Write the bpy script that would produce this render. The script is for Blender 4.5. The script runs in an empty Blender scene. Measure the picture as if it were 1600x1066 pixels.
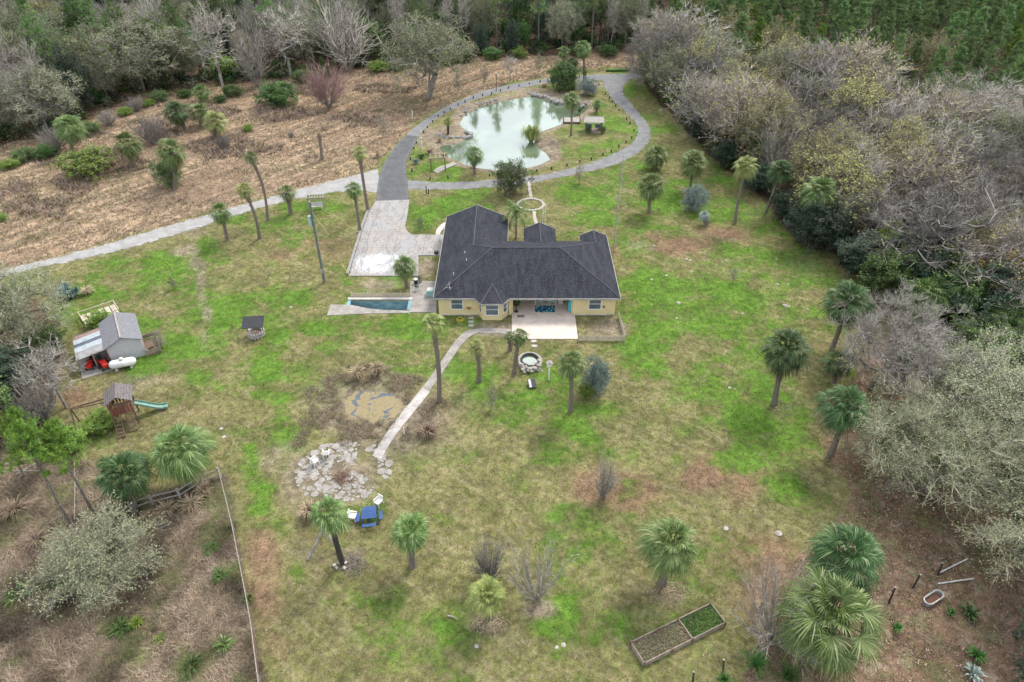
import bpy, math, random
import numpy as np
from mathutils import Vector, Matrix
random.seed(7)
RNG = np.random.default_rng(11)
S = bpy.context.scene
R = math.radians
# ------------------------------------------------------------------ camera, sky, sun, exposure
F = 1075.0; PITCH = R(37.3); CAMH = 42.0
cp, sp = math.cos(PITCH), math.sin(PITCH)
cam = bpy.data.cameras.new('camera'); camo = bpy.data.objects.new('camera', cam); S.collection.objects.link(camo)
cam.sensor_width = 36; cam.lens = F/1600*36; cam.clip_end = 9000; cam.clip_start = 0.5
camo.location = (0, 0, CAMH); camo.rotation_euler = (math.pi/2-PITCH, 0, 0); S.camera = camo
S.view_settings.view_transform = 'Standard'; S.view_settings.look = 'None'; S.view_settings.gamma = 1
S.view_settings.exposure = 1.63
S.cycles.max_bounces = 6; S.cycles.diffuse_bounces = 2
SUN_EL, SUN_AZ = R(52), R(35)      # azimuth measured from +Y towards +X
w = bpy.data.worlds.new('World'); S.world = w; w.use_nodes = True
nt = w.node_tree; nt.nodes.clear()
wo = nt.nodes.new('ShaderNodeOutputWorld'); bg = nt.nodes.new('ShaderNodeBackground')
sky = nt.nodes.new('ShaderNodeTexSky'); sky.sky_type = 'NISHITA'; sky.sun_disc = False
sky.sun_elevation = SUN_EL; sky.sun_rotation = SUN_AZ; sky.dust_density = 3.0
tcw = nt.nodes.new('ShaderNodeTexCoord'); nzw = nt.nodes.new('ShaderNodeTexNoise')
nzw.inputs['Scale'].default_value = 2.2; nzw.inputs['Detail'].default_value = 6
rmp = nt.nodes.new('ShaderNodeValToRGB')
rmp.color_ramp.elements[0].position = .3; rmp.color_ramp.elements[0].color = (4.6, 5.0, 5.7, 1)
rmp.color_ramp.elements[1].position = .7; rmp.color_ramp.elements[1].color = (9.5, 9.8, 10.2, 1)
mxw = nt.nodes.new('ShaderNodeMix'); mxw.data_type = 'RGBA'; mxw.inputs[0].default_value = .82
nt.links.new(tcw.outputs['Generated'], nzw.inputs['Vector']); nt.links.new(nzw.outputs['Fac'], rmp.inputs['Fac'])
nt.links.new(sky.outputs['Color'], mxw.inputs[6]); nt.links.new(rmp.outputs['Color'], mxw.inputs[7])
nt.links.new(mxw.outputs[2], bg.inputs['Color']); bg.inputs['Strength'].default_value = 0.085
nt.links.new(bg.outputs[0], wo.inputs['Surface'])
sun = bpy.data.lights.new('sun', 'SUN'); sun.energy = 1.4; sun.angle = R(16); sun.color = (1, .95, .87)
suno = bpy.data.objects.new('sun', sun); S.collection.objects.link(suno)
sd = Vector((math.sin(SUN_AZ)*math.cos(SUN_EL), math.cos(SUN_AZ)*math.cos(SUN_EL), math.sin(SUN_EL)))
suno.rotation_euler = sd.to_track_quat('Z', 'Y').to_euler()
# ------------------------------------------------------------------ helpers
def ray(x, y):
    dx, dy = (x-800)/F, (y-533)/F
    return np.array([dx, cp-dy*sp, -sp-dy*cp])
def at(x, y, z=0.0):
    """world point on the level z for a measured photo position"""
    d = ray(x, y); t = (CAMH-z)/-d[2]; return Vector((d[0]*t, d[1]*t, z))
def topz(b, x, y):
    """point of the sight line closest to the plumb line over b -> (x, y, z)"""
    d = ray(x, y); h = d[:2]; t = (h@np.array([b[0], b[1]]))/(h@h)
    return Vector((d[0]*t, d[1]*t, CAMH+d[2]*t))
def proj(X, Y, Z=0):
    dep = Y*cp+(CAMH-Z)*sp; up = Y*sp-(CAMH-Z)*cp
    dep = np.maximum(dep, 1e-3)
    return 800+F*X/dep, 533-F*up/dep
def _hash(i, j, s): 
    n = np.sin(i*127.1+j*311.7+s*74.7)*43758.5453; return n-np.floor(n)
def vnoise(x, y, s=0):
    i, j = np.floor(x), np.floor(y); u, v = x-i, y-j
    u = u*u*(3-2*u); v = v*v*(3-2*v)
    return (_hash(i, j, s)*(1-u)+_hash(i+1, j, s)*u)*(1-v)+(_hash(i, j+1, s)*(1-u)+_hash(i+1, j+1, s)*u)*v
def fbm(x, y, sc, s=0, o=4):
    t = 0; a = .5; tot = 0
    for k in range(o):
        t = t+a*vnoise(x/sc*2**k, y/sc*2**k, s+k*3); tot += a; a *= .55
    return t/tot
def sstep(a, b, x):
    t = np.clip((x-a)/(b-a), 0, 1); return t*t*(3-2*t)
def inpoly(px, py, poly):
    px = np.asarray(px, float); py = np.asarray(py, float)
    r = np.zeros(px.shape, bool); n = len(poly)
    for i in range(n):
        x0, y0 = poly[i]; x1, y1 = poly[(i+1) % n]
        if y0 == y1: continue
        c = ((y0 > py) != (y1 > py)) & (px < (x1-x0)*(py-y0)/(y1-y0)+x0)
        r ^= c
    return r
def polydist(px, py, poly):
    d = np.full(np.shape(px), 1e9); n = len(poly)
    for i in range(n):
        x0, y0 = poly[i]; x1, y1 = poly[(i+1) % n]
        ex, ey = x1-x0, y1-y0; L = ex*ex+ey*ey+1e-9
        t = np.clip(((px-x0)*ex+(py-y0)*ey)/L, 0, 1)
        d = np.minimum(d, np.hypot(px-x0-t*ex, py-y0-t*ey))
    return d
def zone(px, py, poly, soft, wob=0, X=0, Y=0, s=0):
    """soft membership of a polygon"""
    if wob:
        px = px+(fbm(X, Y, 3.5, s)-.5)*wob*2; py = py+(fbm(X, Y, 3.5, s+40)-.5)*wob
    d = polydist(px, py, poly); d = np.where(inpoly(px, py, poly), d, -d)
    return sstep(-soft, soft, d)
# ------------------------------------------------------------------ materials
class N:
    def __init__(s, m): s.t = m.node_tree
    def n(s, typ, **kw):
        nd = s.t.nodes.new(typ)
        for k, v in kw.items(): setattr(nd, k, v)
        return nd
    def l(s, a, b): s.t.links.new(a, b)
    def mix(s, f, a, b, blend='MIX'):
        m = s.n('ShaderNodeMix', data_type='RGBA', blend_type=blend)
        for i, v in ((0, f), (6, a), (7, b)):
            if hasattr(v, 'links') or hasattr(v, 'is_linked'): s.l(v, m.inputs[i])
            elif i == 0: m.inputs[0].default_value = v
            else: m.inputs[i].default_value = (*v, 1)
        return m.outputs[2]
    def noise(s, sc, det=4, rough=.6, vec=None, dist=0):
        n = s.n('ShaderNodeTexNoise'); n.inputs['Scale'].default_value = sc; n.inputs['Detail'].default_value = det
        n.inputs['Roughness'].default_value = rough; n.inputs['Distortion'].default_value = dist
        if vec is not None: s.l(vec, n.inputs['Vector'])
        return n.outputs['Fac']
    def math(s, op, a, b=0.0, c=None):
        m = s.n('ShaderNodeMath', operation=op)
        for i, v in enumerate([a, b]+([c] if c is not None else [])):
            if hasattr(v, 'is_linked'): s.l(v, m.inputs[i])
            else: m.inputs[i].default_value = v
        return m.outputs[0]
    def step(s, v, lo, hi):
        m = s.n('ShaderNodeMapRange', interpolation_type='SMOOTHSTEP'); s.l(v, m.inputs[0])
        m.inputs[1].default_value = lo; m.inputs[2].default_value = hi; return m.outputs[0]
    def coord(s, scale=None, kind='Object'):
        tc = s.n('ShaderNodeTexCoord').outputs[kind]
        if scale is None: return tc
        mp = s.n('ShaderNodeMapping'); mp.inputs['Scale'].default_value = scale; s.l(tc, mp.inputs['Vector']); return mp.outputs[0]
    def world(s, scale=None):
        g = s.n('ShaderNodeNewGeometry').outputs['Position']
        if scale is None: return g
        mp = s.n('ShaderNodeMapping'); mp.inputs['Scale'].default_value = scale; s.l(g, mp.inputs['Vector']); return mp.outputs[0]
def newmat(name):
    m = bpy.data.materials.new(name); m.use_nodes = True
    b = m.node_tree.nodes['Principled BSDF']; return m, N(m), b
def bump(q, b, h, strength=.5, dist=.05):
    bp = q.n('ShaderNodeBump'); bp.inputs['Strength'].default_value = strength; bp.inputs['Distance'].default_value = dist
    q.l(h, bp.inputs['Height']); q.l(bp.outputs[0], b.inputs['Normal'])
def mk(name, col, col2=None, sc=3.0, rough=.8, lo=.35, hi=.65, bmp=.0, metal=0, stretch=None, fine=0.25, spec=.3, objvar=0):
    """weathered two tone surface"""
    m, q, b = newmat(name)
    col2 = col2 or tuple(c*.72 for c in col)
    v = q.world(stretch)
    n1 = q.noise(sc, 6, .65, v); n2 = q.noise(sc*9, 3, .7, v)
    c = q.mix(q.step(n1, lo, hi), col, col2)
    c = q.mix(q.math('MULTIPLY', q.step(n2, .42, .62), fine), c, tuple(x*.55 for x in col))
    if objvar:
        hs = q.n('ShaderNodeHueSaturation'); q.l(c, hs.inputs['Color']); q.l(q.math('MULTIPLY_ADD', q.n('ShaderNodeObjectInfo').outputs['Random'], 2*objvar, 1-objvar), hs.inputs['Value']); ri = q.n('ShaderNodeNewGeometry').outputs['Random Per Island']; q.l(q.math('MULTIPLY_ADD', ri, .9, .5), hs.inputs['Saturation']); c = q.mix(q.math('POWER', ri, .8), q.mix(1.0, hs.outputs[0], (.35, .33, .31), 'MULTIPLY'), q.mix(1.0, hs.outputs[0], (1.45, 1.42, 1.4), 'MULTIPLY'))
    q.l(c, b.inputs['Base Color']); b.inputs['Roughness'].default_value = rough; b.inputs['Metallic'].default_value = metal
    b.inputs['Specular IOR Level'].default_value = spec
    if bmp: bump(q, b, n2, bmp)
    return m
def leafmat(name, c1, c2, c3, rough=.6, objvar=.35, spec=.25, mixg=.5):
    """foliage: each leaf its own tone, each tree its own tint"""
    m, q, b = newmat(name)
    g = q.n('ShaderNodeNewGeometry'); r = g.outputs['Random Per Island']
    oi = q.n('ShaderNodeObjectInfo').outputs['Random']
    c = q.mix(q.step(r, .0, .6), c1, c2); c = q.mix(q.step(r, .72, 1.0), c, c3)
    n = q.noise(.55, 3, .6, q.coord()); c = q.mix(q.math('MULTIPLY', q.step(n, .45, .65), mixg), c, c3)
    f = q.math('MULTIPLY_ADD', oi, 2*objvar, 1-objvar)
    hs = q.n('ShaderNodeHueSaturation'); q.l(c, hs.inputs['Color']); q.l(f, hs.inputs['Value'])
    q.l(q.math('MULTIPLY_ADD', oi, .03, .485), hs.inputs['Hue'])
    q.l(hs.outputs[0], b.inputs['Base Color']); b.inputs['Roughness'].default_value = rough
    b.inputs['Specular IOR Level'].default_value = spec
    tr = q.n('ShaderNodeBsdfTranslucent'); q.l(hs.outputs[0], tr.inputs['Color'])
    ms = q.n('ShaderNodeMixShader'); ms.inputs[0].default_value = .1
    q.l(b.outputs[0], ms.inputs[1]); q.l(tr.outputs[0], ms.inputs[2]); q.l(ms.outputs[0], m.node_tree.nodes['Material Output'].inputs['Surface'])
    return m
def attrmat(name, rough=.85, transl=.2):
    m, q, b = newmat(name)
    a = q.n('ShaderNodeAttribute', attribute_name='col').outputs['Color']
    r = q.n('ShaderNodeNewGeometry').outputs['Random Per Island']
    hs = q.n('ShaderNodeHueSaturation'); q.l(a, hs.inputs['Color']); q.l(q.math('MULTIPLY_ADD', r, .7, .65), hs.inputs['Value'])
    q.l(hs.outputs[0], b.inputs['Base Color']); b.inputs['Roughness'].default_value = rough; b.inputs['Specular IOR Level'].default_value = .15
    return m
M = {}
# ------------------------------------------------------------------ object helpers
COL = S.collection
def tag(o, label=None, cat=None, group=None, kind=None):
    if label: o['label'] = label
    if cat: o['category'] = cat
    if group: o['group'] = group
    if kind: o['kind'] = kind
    return o
def empty(name, loc, rz=0, label=None, cat=None, group=None, scale=None):
    o = bpy.data.objects.new(name, None); COL.objects.link(o); o.location = loc; o.rotation_euler = (0, 0, rz)
    o.empty_display_size = .3
    if scale: o.scale = scale
    return tag(o, label, cat, group)
def link(name, me, parent=None, loc=(0, 0, 0)):
    o = bpy.data.objects.new(name, me); COL.objects.link(o); o.location = loc
    if parent: o.parent = parent
    return o
def npmesh(name, V, Fc, mat, smooth=False, col=None):
    """V (n,3); Fc a list of (k,3) / (k,4) index arrays"""
    me = bpy.data.meshes.new(name); V = np.asarray(V, np.float32)
    Fc = [np.asarray(f, np.int32) for f in Fc if len(f)]
    me.vertices.add(len(V)); me.vertices.foreach_set('co', V.ravel())
    nl = sum(f.size for f in Fc); npl = sum(len(f) for f in Fc)
    me.loops.add(nl); me.loops.foreach_set('vertex_index', np.concatenate([f.ravel() for f in Fc]))
    me.polygons.add(npl)
    tot = np.concatenate([np.full(len(f), f.shape[1], np.int32) for f in Fc])
    st = np.concatenate([[0], np.cumsum(tot)[:-1]]).astype(np.int32)
    me.polygons.foreach_set('loop_start', st)
    try: me.polygons.foreach_set('loop_total', tot)
    except Exception: pass
    me.polygons.foreach_set('use_smooth', np.full(npl, smooth))
    if col is not None:
        a = me.color_attributes.new('col', 'FLOAT_COLOR', 'POINT')
        c = np.ones((len(V), 4), np.float32); c[:, :3] = col; a.data.foreach_set('color', c.ravel())
    me.update(calc_edges=True); me.validate()
    if mat: me.materials.append(mat)
    return me
class MB:
    def __init__(s): s.v = []; s.f = []
    def add(s, vs, fs):
        o = len(s.v); s.v += [tuple(v) for v in vs]; s.f += [tuple(i+o for i in f) for f in fs]; return s
    def face(s, *p): return s.add(p, [tuple(range(len(p)))])
    def box(s, c, d, rz=0, rx=0, ry=0):
        m = Matrix.Translation(c) @ Matrix.Rotation(rz, 4, 'Z') @ Matrix.Rotation(ry, 4, 'Y') @ Matrix.Rotation(rx, 4, 'X')
        vs = [m @ Vector((x*d[0]/2, y*d[1]/2, z*d[2]/2)) for x in (-1, 1) for y in (-1, 1) for z in (-1, 1)]
        return s.add(vs, [(0, 1, 3, 2), (4, 6, 7, 5), (0, 4, 5, 1), (2, 3, 7, 6), (0, 2, 6, 4), (1, 5, 7, 3)])
    def b2(s, x0, x1, y0, y1, z0, z1): return s.box(((x0+x1)/2, (y0+y1)/2, (z0+z1)/2), (x1-x0, y1-y0, z1-z0))
    def tube(s, pts, rad, n=8, cap=True):
        pts = [Vector(p) for p in pts]; rad = rad if isinstance(rad, (list, tuple)) else [rad]*len(pts)
        vs = []; fs = []; a = None
        for i, p in enumerate(pts):
            d = (pts[min(i+1, len(pts)-1)]-pts[max(i-1, 0)]).normalized()
            if a is None: a = d.orthogonal().normalized()
            a = (a-d*a.dot(d)).normalized(); b = d.cross(a)
            for k in range(n):
                t = 2*math.pi*k/n; vs.append(p+(a*math.cos(t)+b*math.sin(t))*rad[i])
        for i in range(len(pts)-1):
            for k in range(n): fs.append((i*n+k, i*n+(k+1) % n, (i+1)*n+(k+1) % n, (i+1)*n+k))
        if cap: fs += [tuple(range(n))[::-1], tuple(range((len(pts)-1)*n, len(pts)*n))]
        return s.add(vs, fs)
    def bar(s, a, b, w, h=None):
        """square bar from a to b"""
        a, b = Vector(a), Vector(b); d = b-a; h = h or w
        q = d.to_track_quat('X', 'Z').to_matrix().to_4x4(); m = Matrix.Translation((a+b)/2) @ q
        L = d.length
        vs = [m @ Vector((x*L/2, y*w/2, z*h/2)) for x in (-1, 1) for y in (-1, 1) for z in (-1, 1)]
        return s.add(vs, [(0, 1, 3, 2), (4, 6, 7, 5), (0, 4, 5, 1), (2, 3, 7, 6), (0, 2, 6, 4), (1, 5, 7, 3)])
    def prism(s, poly, z0, z1):
        n = len(poly); vs = [(x, y, z0) for x, y in poly]+[(x, y, z1) for x, y in poly]
        return s.add(vs, [tuple(range(n))[::-1], tuple(range(n, 2*n))]+[(i, (i+1) % n, n+(i+1) % n, n+i) for i in range(n)])
    def lathe(s, c, prof, n=16):
        vs = []; fs = []
        for r, z in prof:
            for k in range(n): t = 2*math.pi*k/n; vs.append((c[0]+r*math.cos(t), c[1]+r*math.sin(t), c[2]+z))
        for i in range(len(prof)-1):
            for k in range(n): fs.append((i*n+k, i*n+(k+1) % n, (i+1)*n+(k+1) % n, (i+1)*n+k))
        fs += [tuple(range(n))[::-1], tuple(range((len(prof)-1)*n, len(prof)*n))]
        return s.add(vs, fs)
    def mesh(s, name, mat, smooth=False):
        me = bpy.data.meshes.new(name); me.from_pydata(s.v, [], s.f); me.update()
        if smooth: me.polygons.foreach_set('use_smooth', [True]*len(me.polygons))
        if mat: me.materials.append(mat)
        return me
    def build(s, name, mat, parent=None, smooth=False, bevel=0, loc=(0, 0, 0)):
        o = link(name, s.mesh(name, mat, smooth), parent, loc)
        if bevel:
            b = o.modifiers.new('b', 'BEVEL'); b.width = bevel; b.segments = 2; b.limit_method = 'ANGLE'
        return o
def rnd3(n): 
    v = RNG.normal(size=(n, 3)); return v/np.linalg.norm(v, axis=1)[:, None]
def perp(d):
    a = np.cross(d, np.where(np.abs(d[:, 2:3]) > .9, [[1., 0, 0]], [[0, 0, 1.]])); a /= np.linalg.norm(a, axis=1)[:, None]+1e-9
    return a, np.cross(d, a)
def tubes(P0, P1, R0, R1, n=3):
    d = P1-P0; d = d/(np.linalg.norm(d, axis=1)[:, None]+1e-9); a, b = perp(d); k = len(P0)
    th = np.arange(n)*2*np.pi/n; c = np.cos(th)[None, :, None]; s = np.sin(th)[None, :, None]
    ring = a[:, None]*c+b[:, None]*s
    V = np.concatenate([P0[:, None]+ring*R0[:, None, None], P1[:, None]+ring*R1[:, None, None]], 1)
    i = np.arange(n); j = (i+1) % n; q = np.stack([i, j, j+n, i+n], 1)
    Fq = (np.arange(k)*2*n)[:, None, None]+q[None]
    return V.reshape(-1, 3), Fq.reshape(-1, 4)
def spikes(P0, P1, R0):
    d = P1-P0; d = d/(np.linalg.norm(d, axis=1)[:, None]+1e-9); a, b = perp(d); k = len(P0)
    th = np.arange(3)*2*np.pi/3; ring = a[:, None]*np.cos(th)[None, :, None]+b[:, None]*np.sin(th)[None, :, None]
    V = np.concatenate([P0[:, None]+ring*R0[:, None, None], P1[:, None]], 1)
    f = np.array([[0, 1, 3], [1, 2, 3], [2, 0, 3]]); Fq = (np.arange(k)*4)[:, None, None]+f[None]
    return V.reshape(-1, 3), Fq.reshape(-1, 3)
def diamonds(P, a, b, up=.5):
    """leaf faces: half length a, half width b"""
    k = len(P); nrm = rnd3(k); nrm[:, 2] = np.abs(nrm[:, 2])+up; nrm /= np.linalg.norm(nrm, axis=1)[:, None]
    u, v = perp(nrm); t = RNG.uniform(0, 6.283, k)[:, None]; u2 = u*np.cos(t)+v*np.sin(t); v2 = np.cross(nrm, u2)
    sc = RNG.uniform(.6, 1.3, k)[:, None]
    V = np.stack([P+u2*a*sc, P+v2*b*sc, P-u2*a*sc, P-v2*b*sc], 1).reshape(-1, 3)
    return V, np.arange(4*k).reshape(-1, 4)
def merge(parts):
    V = []; Q = []; T = []; o = 0
    for v, f in parts:
        V.append(v); (Q if f.shape[1] == 4 else T).append(f+o); o += len(v)
    out = []
    if Q: out.append(np.concatenate(Q))
    if T: out.append(np.concatenate(T))
    return np.concatenate(V), out
# ------------------------------------------------------------------ colours
M['bark'] = mk('bark', (.11, .092, .075), (.2, .18, .155), 4, .95, bmp=.6)
M['bark_pale'] = mk('bark_pale', (.3, .275, .25), (.18, .16, .14), 3, .9)
M['twig_grey'] = mk('twig_grey', (.3, .28, .26), (.2, .185, .165), .5, .9, objvar=.5)
M['twig_brown'] = mk('twig_brown', (.2, .17, .145), (.3, .27, .24), .5, .9, objvar=.5)
M['twig_lichen'] = mk('twig_lichen', (.34, .34, .25), (.22, .215, .16), .6, .9, objvar=.3)
M['twig_white'] = mk('twig_white', (.42, .4, .36), (.28, .26, .23), 1.2, .9, objvar=.15)
M['twig_red'] = leafmat('twig_red', (.3, .15, .13), (.38, .25, .22), (.3, .24, .22))
M['palm_bark'] = mk('palm_bark', (.21, .175, .145), (.12, .1, .085), 6, .95, bmp=.8, stretch=(1, 1, 3))
M['char_bark'] = mk('char_bark', (.03, .027, .025), (.07, .06, .05), 6, .95, bmp=.8)
M['boots'] = mk('boots', (.26, .19, .13), (.13, .095, .07), 7, .95, bmp=.8)
M['dead_frond'] = leafmat('dead_frond', (.24, .17, .11), (.32, .25, .17), (.14, .1, .07))
M['palm'] = leafmat('palm', (.03, .065, .01), (.095, .15, .035), (.24, .28, .13), .55, .2, .25, .2)
M['palm_dark'] = leafmat('palm_dark', (.011, .032, .008), (.038, .08, .022), (.14, .19, .08), .55, .2, .2, .2)
M['palm_yellow'] = leafmat('palm_yellow', (.09, .12, .025), (.17, .2, .05), (.28, .27, .09), .5, .2, .35, .2)
M['silver'] = leafmat('silver', (.13, .18, .15), (.24, .3, .26), (.38, .42, .38), .5, .15, .4, .2)
M['agave'] = leafmat('agave', (.06, .11, .1), (.1, .17, .16), (.2, .27, .24), .5, .15, .4, .2)
M['oak_grey'] = leafmat('oak_grey', (.06, .08, .03), (.15, .175, .08), (.25, .265, .15), .8, .35)
M['oak_green'] = leafmat('oak_green', (.022, .055, .012), (.065, .12, .025), (.15, .21, .06), .7, .4)
M['oak_olive'] = leafmat('oak_olive', (.16, .165, .04), (.25, .24, .075), (.33, .29, .13), .8, .3)
M['ever_dark'] = leafmat('ever_dark', (.017, .038, .022), (.03, .06, .034), (.06, .095, .055), .6, .3)
M['bush_green'] = leafmat('bush_green', (.028, .07, .016), (.05, .12, .022), (.09, .18, .03), .6, .3)
M['lime'] = leafmat('lime', (.08, .15, .02), (.15, .24, .035), (.22, .3, .05), .6, .3)
M['pine'] = leafmat('pine', (.06, .115, .035), (.13, .21, .07), (.24, .32, .12), .7, .3)
M['pine_yel'] = leafmat('pine_yel', (.07, .13, .02), (.12, .2, .03), (.2, .27, .04), .7, .2)
M['orange'] = leafmat('orange', (.2, .12, .03), (.3, .18, .05), (.1, .1, .03), .7, .2)
M['moss'] = leafmat('moss', (.17, .2, .1), (.24, .265, .15), (.31, .33, .22), .9, .2)
M['white'] = mk('white_paint', (.76, .76, .74), (.6, .59, .56), 2, .5)
M['dirty_white'] = mk('dirty_white', (.6, .59, .56), (.38, .37, .34), 3, .7)
M['wood'] = mk('weathered_wood', (.3, .25, .2), (.18, .145, .115), 4, .85, stretch=(1, 1, .4))
M['wood_dark'] = mk('dark_wood', (.11, .065, .045), (.19, .12, .085), 5, .85)
M['wood_grey'] = mk('grey_wood', (.33, .31, .28), (.22, .2, .18), 5, .85)
M['wood_pale'] = mk('pale_wood', (.55, .48, .38), (.38, .32, .25), 5, .85)
M['black'] = mk('black_plastic', (.02, .02, .022), (.035, .035, .04), 5, .5)
M['steel'] = mk('galvanised', (.42, .43, .43), (.28, .28, .28), 6, .5, metal=.5)
M['glass'] = mk('window_glass', (.07, .1, .12), (.12, .16, .18), 1.2, .12, spec=.8)
M['concrete'] = mk('concrete', (.52, .48, .44), (.36, .33, .3), .8, .85, bmp=.2, fine=.45)
M['old_concrete'] = mk('old_concrete', (.31, .285, .26), (.2, .18, .16), 1.2, .9, bmp=.2, fine=.6)
M['stone'] = mk('field_stone', (.42, .39, .35), (.27, .24, .21), 2.5, .9, bmp=.5, fine=.5)
M['grey_stone'] = mk('grey_stone', (.3, .29, .28), (.17, .165, .16), 4, .9, bmp=.5, fine=.5)
# ------------------------------------------------------------------ ground layout (measured positions)
P_STRAW = [(-400,560),(-400,280),(0,210),(100,190),(160,160),(220,135),(300,130),(420,115),(540,100),(640,95),(740,85),(860,80),(1010,80),(1010,112),(940,112),(860,118),(790,131),(735,148),(690,166),(650,190),(620,225),(590,258),(540,280),(450,300),(380,318),(300,342),(220,364),(160,382),(90,400),(0,424)]
P_BRUSH = [(-500,1400),(-400,640),(0,640),(60,665),(150,735),(220,765),(290,760),(347,742),(362,800),(380,900),(398,1000),(412,1066),(430,1300)]
P_LITTER = [(1285,640),(1340,560),(1420,500),(1500,480),(1620,480),(2100,700),(2100,1500),(1100,1500),(1150,1066),(1195,985),(1240,900),(1275,850),(1315,800),(1345,770),(1290,720)]
P_FOREST = [(-900,330),(-400,300),(0,230),(100,210),(160,175),(220,148),(300,142),(420,130),(540,112),(640,106),(740,92),(860,87),(1000,84),(1000,112),(1020,150),(1070,205),(1130,262),(1190,310),(1250,385),(1300,395),(1350,445),(1420,480),(1500,520),(1560,600),(2300,800),(2300,-60),(-900,-60)]
P_WEST = [(-500,440),(0,470),(60,460),(95,520),(110,600),(60,640),(100,690),(-500,760)]
POND = [(700,246),(688,238),(680,228),(690,222),(712,221),(724,214),(722,201),(712,192),(722,176),(745,164),(780,155),(808,150),(830,146),(850,151),(868,158),(895,160),(919,158),(924,166),(918,173),(900,184),(876,195),(848,205),(840,214),(840,224),(858,236),(866,247),(846,257),(823,263),(795,262),(770,266),(745,262),(722,256)]
GREEN = [(700,320,75,22,1),(660,335,30,20,.9),(905,300,60,28,1),(1060,310,60,28,.8),(990,262,60,10,.5),(930,340,30,15,.6),(1050,450,70,55,1),(1000,520,45,60,.9),(1110,480,60,50,.8),(1180,540,70,60,.5),(1090,600,60,60,.7),
 (1160,650,45,30,1),(1150,500,50,40,.8),(1290,440,30,15,.2),(620,515,110,18,.9),(730,570,45,35,.9),(820,610,40,25,.8),(560,540,70,15,.6),(270,420,60,30,.9),(200,415,60,15,.7),(340,480,60,50,.7),(300,545,50,30,.8),(220,570,35,18,.9),(420,570,60,40,.9),
 (430,620,70,18,.8),(420,520,40,30,.8),(330,600,50,20,.7),(450,690,30,40,.8),(410,765,25,45,.95),(395,720,18,30,.8),(470,895,16,18,1),(880,945,22,40,1.1),(865,975,30,18,.9),(900,680,60,40,.7),(980,640,60,40,.6),(850,700,40,30,.6),(1250,760,45,26,.45),(1250,690,60,40,.45),
 (1240,640,30,12,.5),(870,590,50,25,.8),(660,580,40,18,.5),(475,320,55,10,.8),(400,350,50,20,.8),(330,390,25,25,.7),(340,330,30,8,.4),(700,260,15,8,1.1),(670,262,22,10,1),(820,150,3,3,0),(980,140,22,12,.9),(960,150,14,8,.8),(1000,190,12,25,.6),(900,235,40,15,.8),(960,210,28,25,.6),(940,170,22,15,.6),
 (900,110,60,6,.6),(960,108,50,6,.7),(760,125,60,8,.4),(560,150,30,8,.5),(640,155,50,10,.4),(620,160,30,9,.3),(560,450,20,20,.4),(540,430,20,40,.5),(620,440,22,12,.9),(600,445,40,8,.4),(1150,270,40,20,.4),(1110,330,70,15,.7),(1200,400,60,40,.5),(1130,400,30,25,.7),(560,480,30,12,.5),(470,470,60,25,.5),
 (490,510,40,12,.9),(530,780,40,25,.3),(575,800,40,16,.8),(545,850,30,12,.5),(800,760,40,20,.5),(960,700,50,20,.5),(1060,680,60,30,.4),(760,800,60,20,.3),(1150,870,40,25,.4),(1000,960,60,30,.4),(900,860,50,20,.5),(1090,972,25,12,.9),(1030,1020,25,14,.8),(690,700,25,10,.6),
 (1140,720,60,30,.6),(1190,600,60,40,.6),(700,980,80,30,.3),(600,950,60,30,.3),(440,830,50,40,.5),(100,480,60,20,.6),(180,460,50,15,.8),(230,500,25,12,.7),(60,445,60,10,.5),(730,510,30,16,.7),(640,1020,120,40,.25),(1330,520,40,40,.3),(1240,430,50,30,.3)]
RUST = [(1110,745,60,45,.9),(960,770,70,45,.8),(1050,380,60,18,.8),(960,375,25,25,.6),(1130,360,70,20,.5),(1240,700,60,30,.6),(1170,770,60,40,.5),(480,390,60,35,.35),(560,430,30,60,.2),(1000,400,20,30,.5),(850,640,60,30,.2),(1060,850,60,25,.3),(1010,900,80,50,.3),(420,900,30,120,.5),(430,1010,40,60,.45),(560,900,60,40,.3),
 (820,840,80,30,.3),(1190,860,60,50,.6),(1220,900,50,50,.7),(1130,940,60,30,.3),(545,720,60,70,.1),(690,650,30,50,.35),(1200,940,50,40,.6),(900,400,1,1,0),(1250,600,50,40,.3),(760,310,1,1,0),(100,620,60,20,.5),(250,640,70,25,.25),(1290,560,30,50,.4),(470,350,80,25,.35)]
DIRT = [(590,640,95,62,.95),(525,735,90,62,1),(660,660,60,50,.6),(290,392,26,12,.9),(306,412,12,20,.8),(318,440,10,30,.75),(322,480,9,30,.65),(300,360,30,14,.7),(318,525,10,30,.5),(560,870,30,18,.8),(800,520,35,14,1),(770,515,40,14,1),(940,512,40,20,1),(668,418,16,22,1),(690,600,35,60,.3),(580,590,60,22,.6),(150,570,45,30,.4),(200,600,60,20,.55),
 (765,975,40,22,.8),(843,950,28,18,.9),(1040,925,40,22,.6),(1010,385,30,10,.35),(700,205,20,14,1),(675,215,20,16,1),(860,230,22,28,1),(870,150,40,12,1),(920,135,30,10,.9),(790,142,60,7,.9),(720,165,30,8,.9),(900,215,30,14,.3),(1040,150,15,40,.55),(1075,210,16,40,.5),(597,445,45,12,.7),(590,330,6,60,.3),
 (480,800,20,50,.5),(500,870,50,30,.45),(1195,330,60,20,.3),(1250,410,60,30,.25),(575,340,6,40,.8),(555,400,6,40,.8),(640,200,1,1,0),(1020,960,60,30,.2),(1060,990,50,22,.3),(300,410,20,20,.5)]
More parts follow.
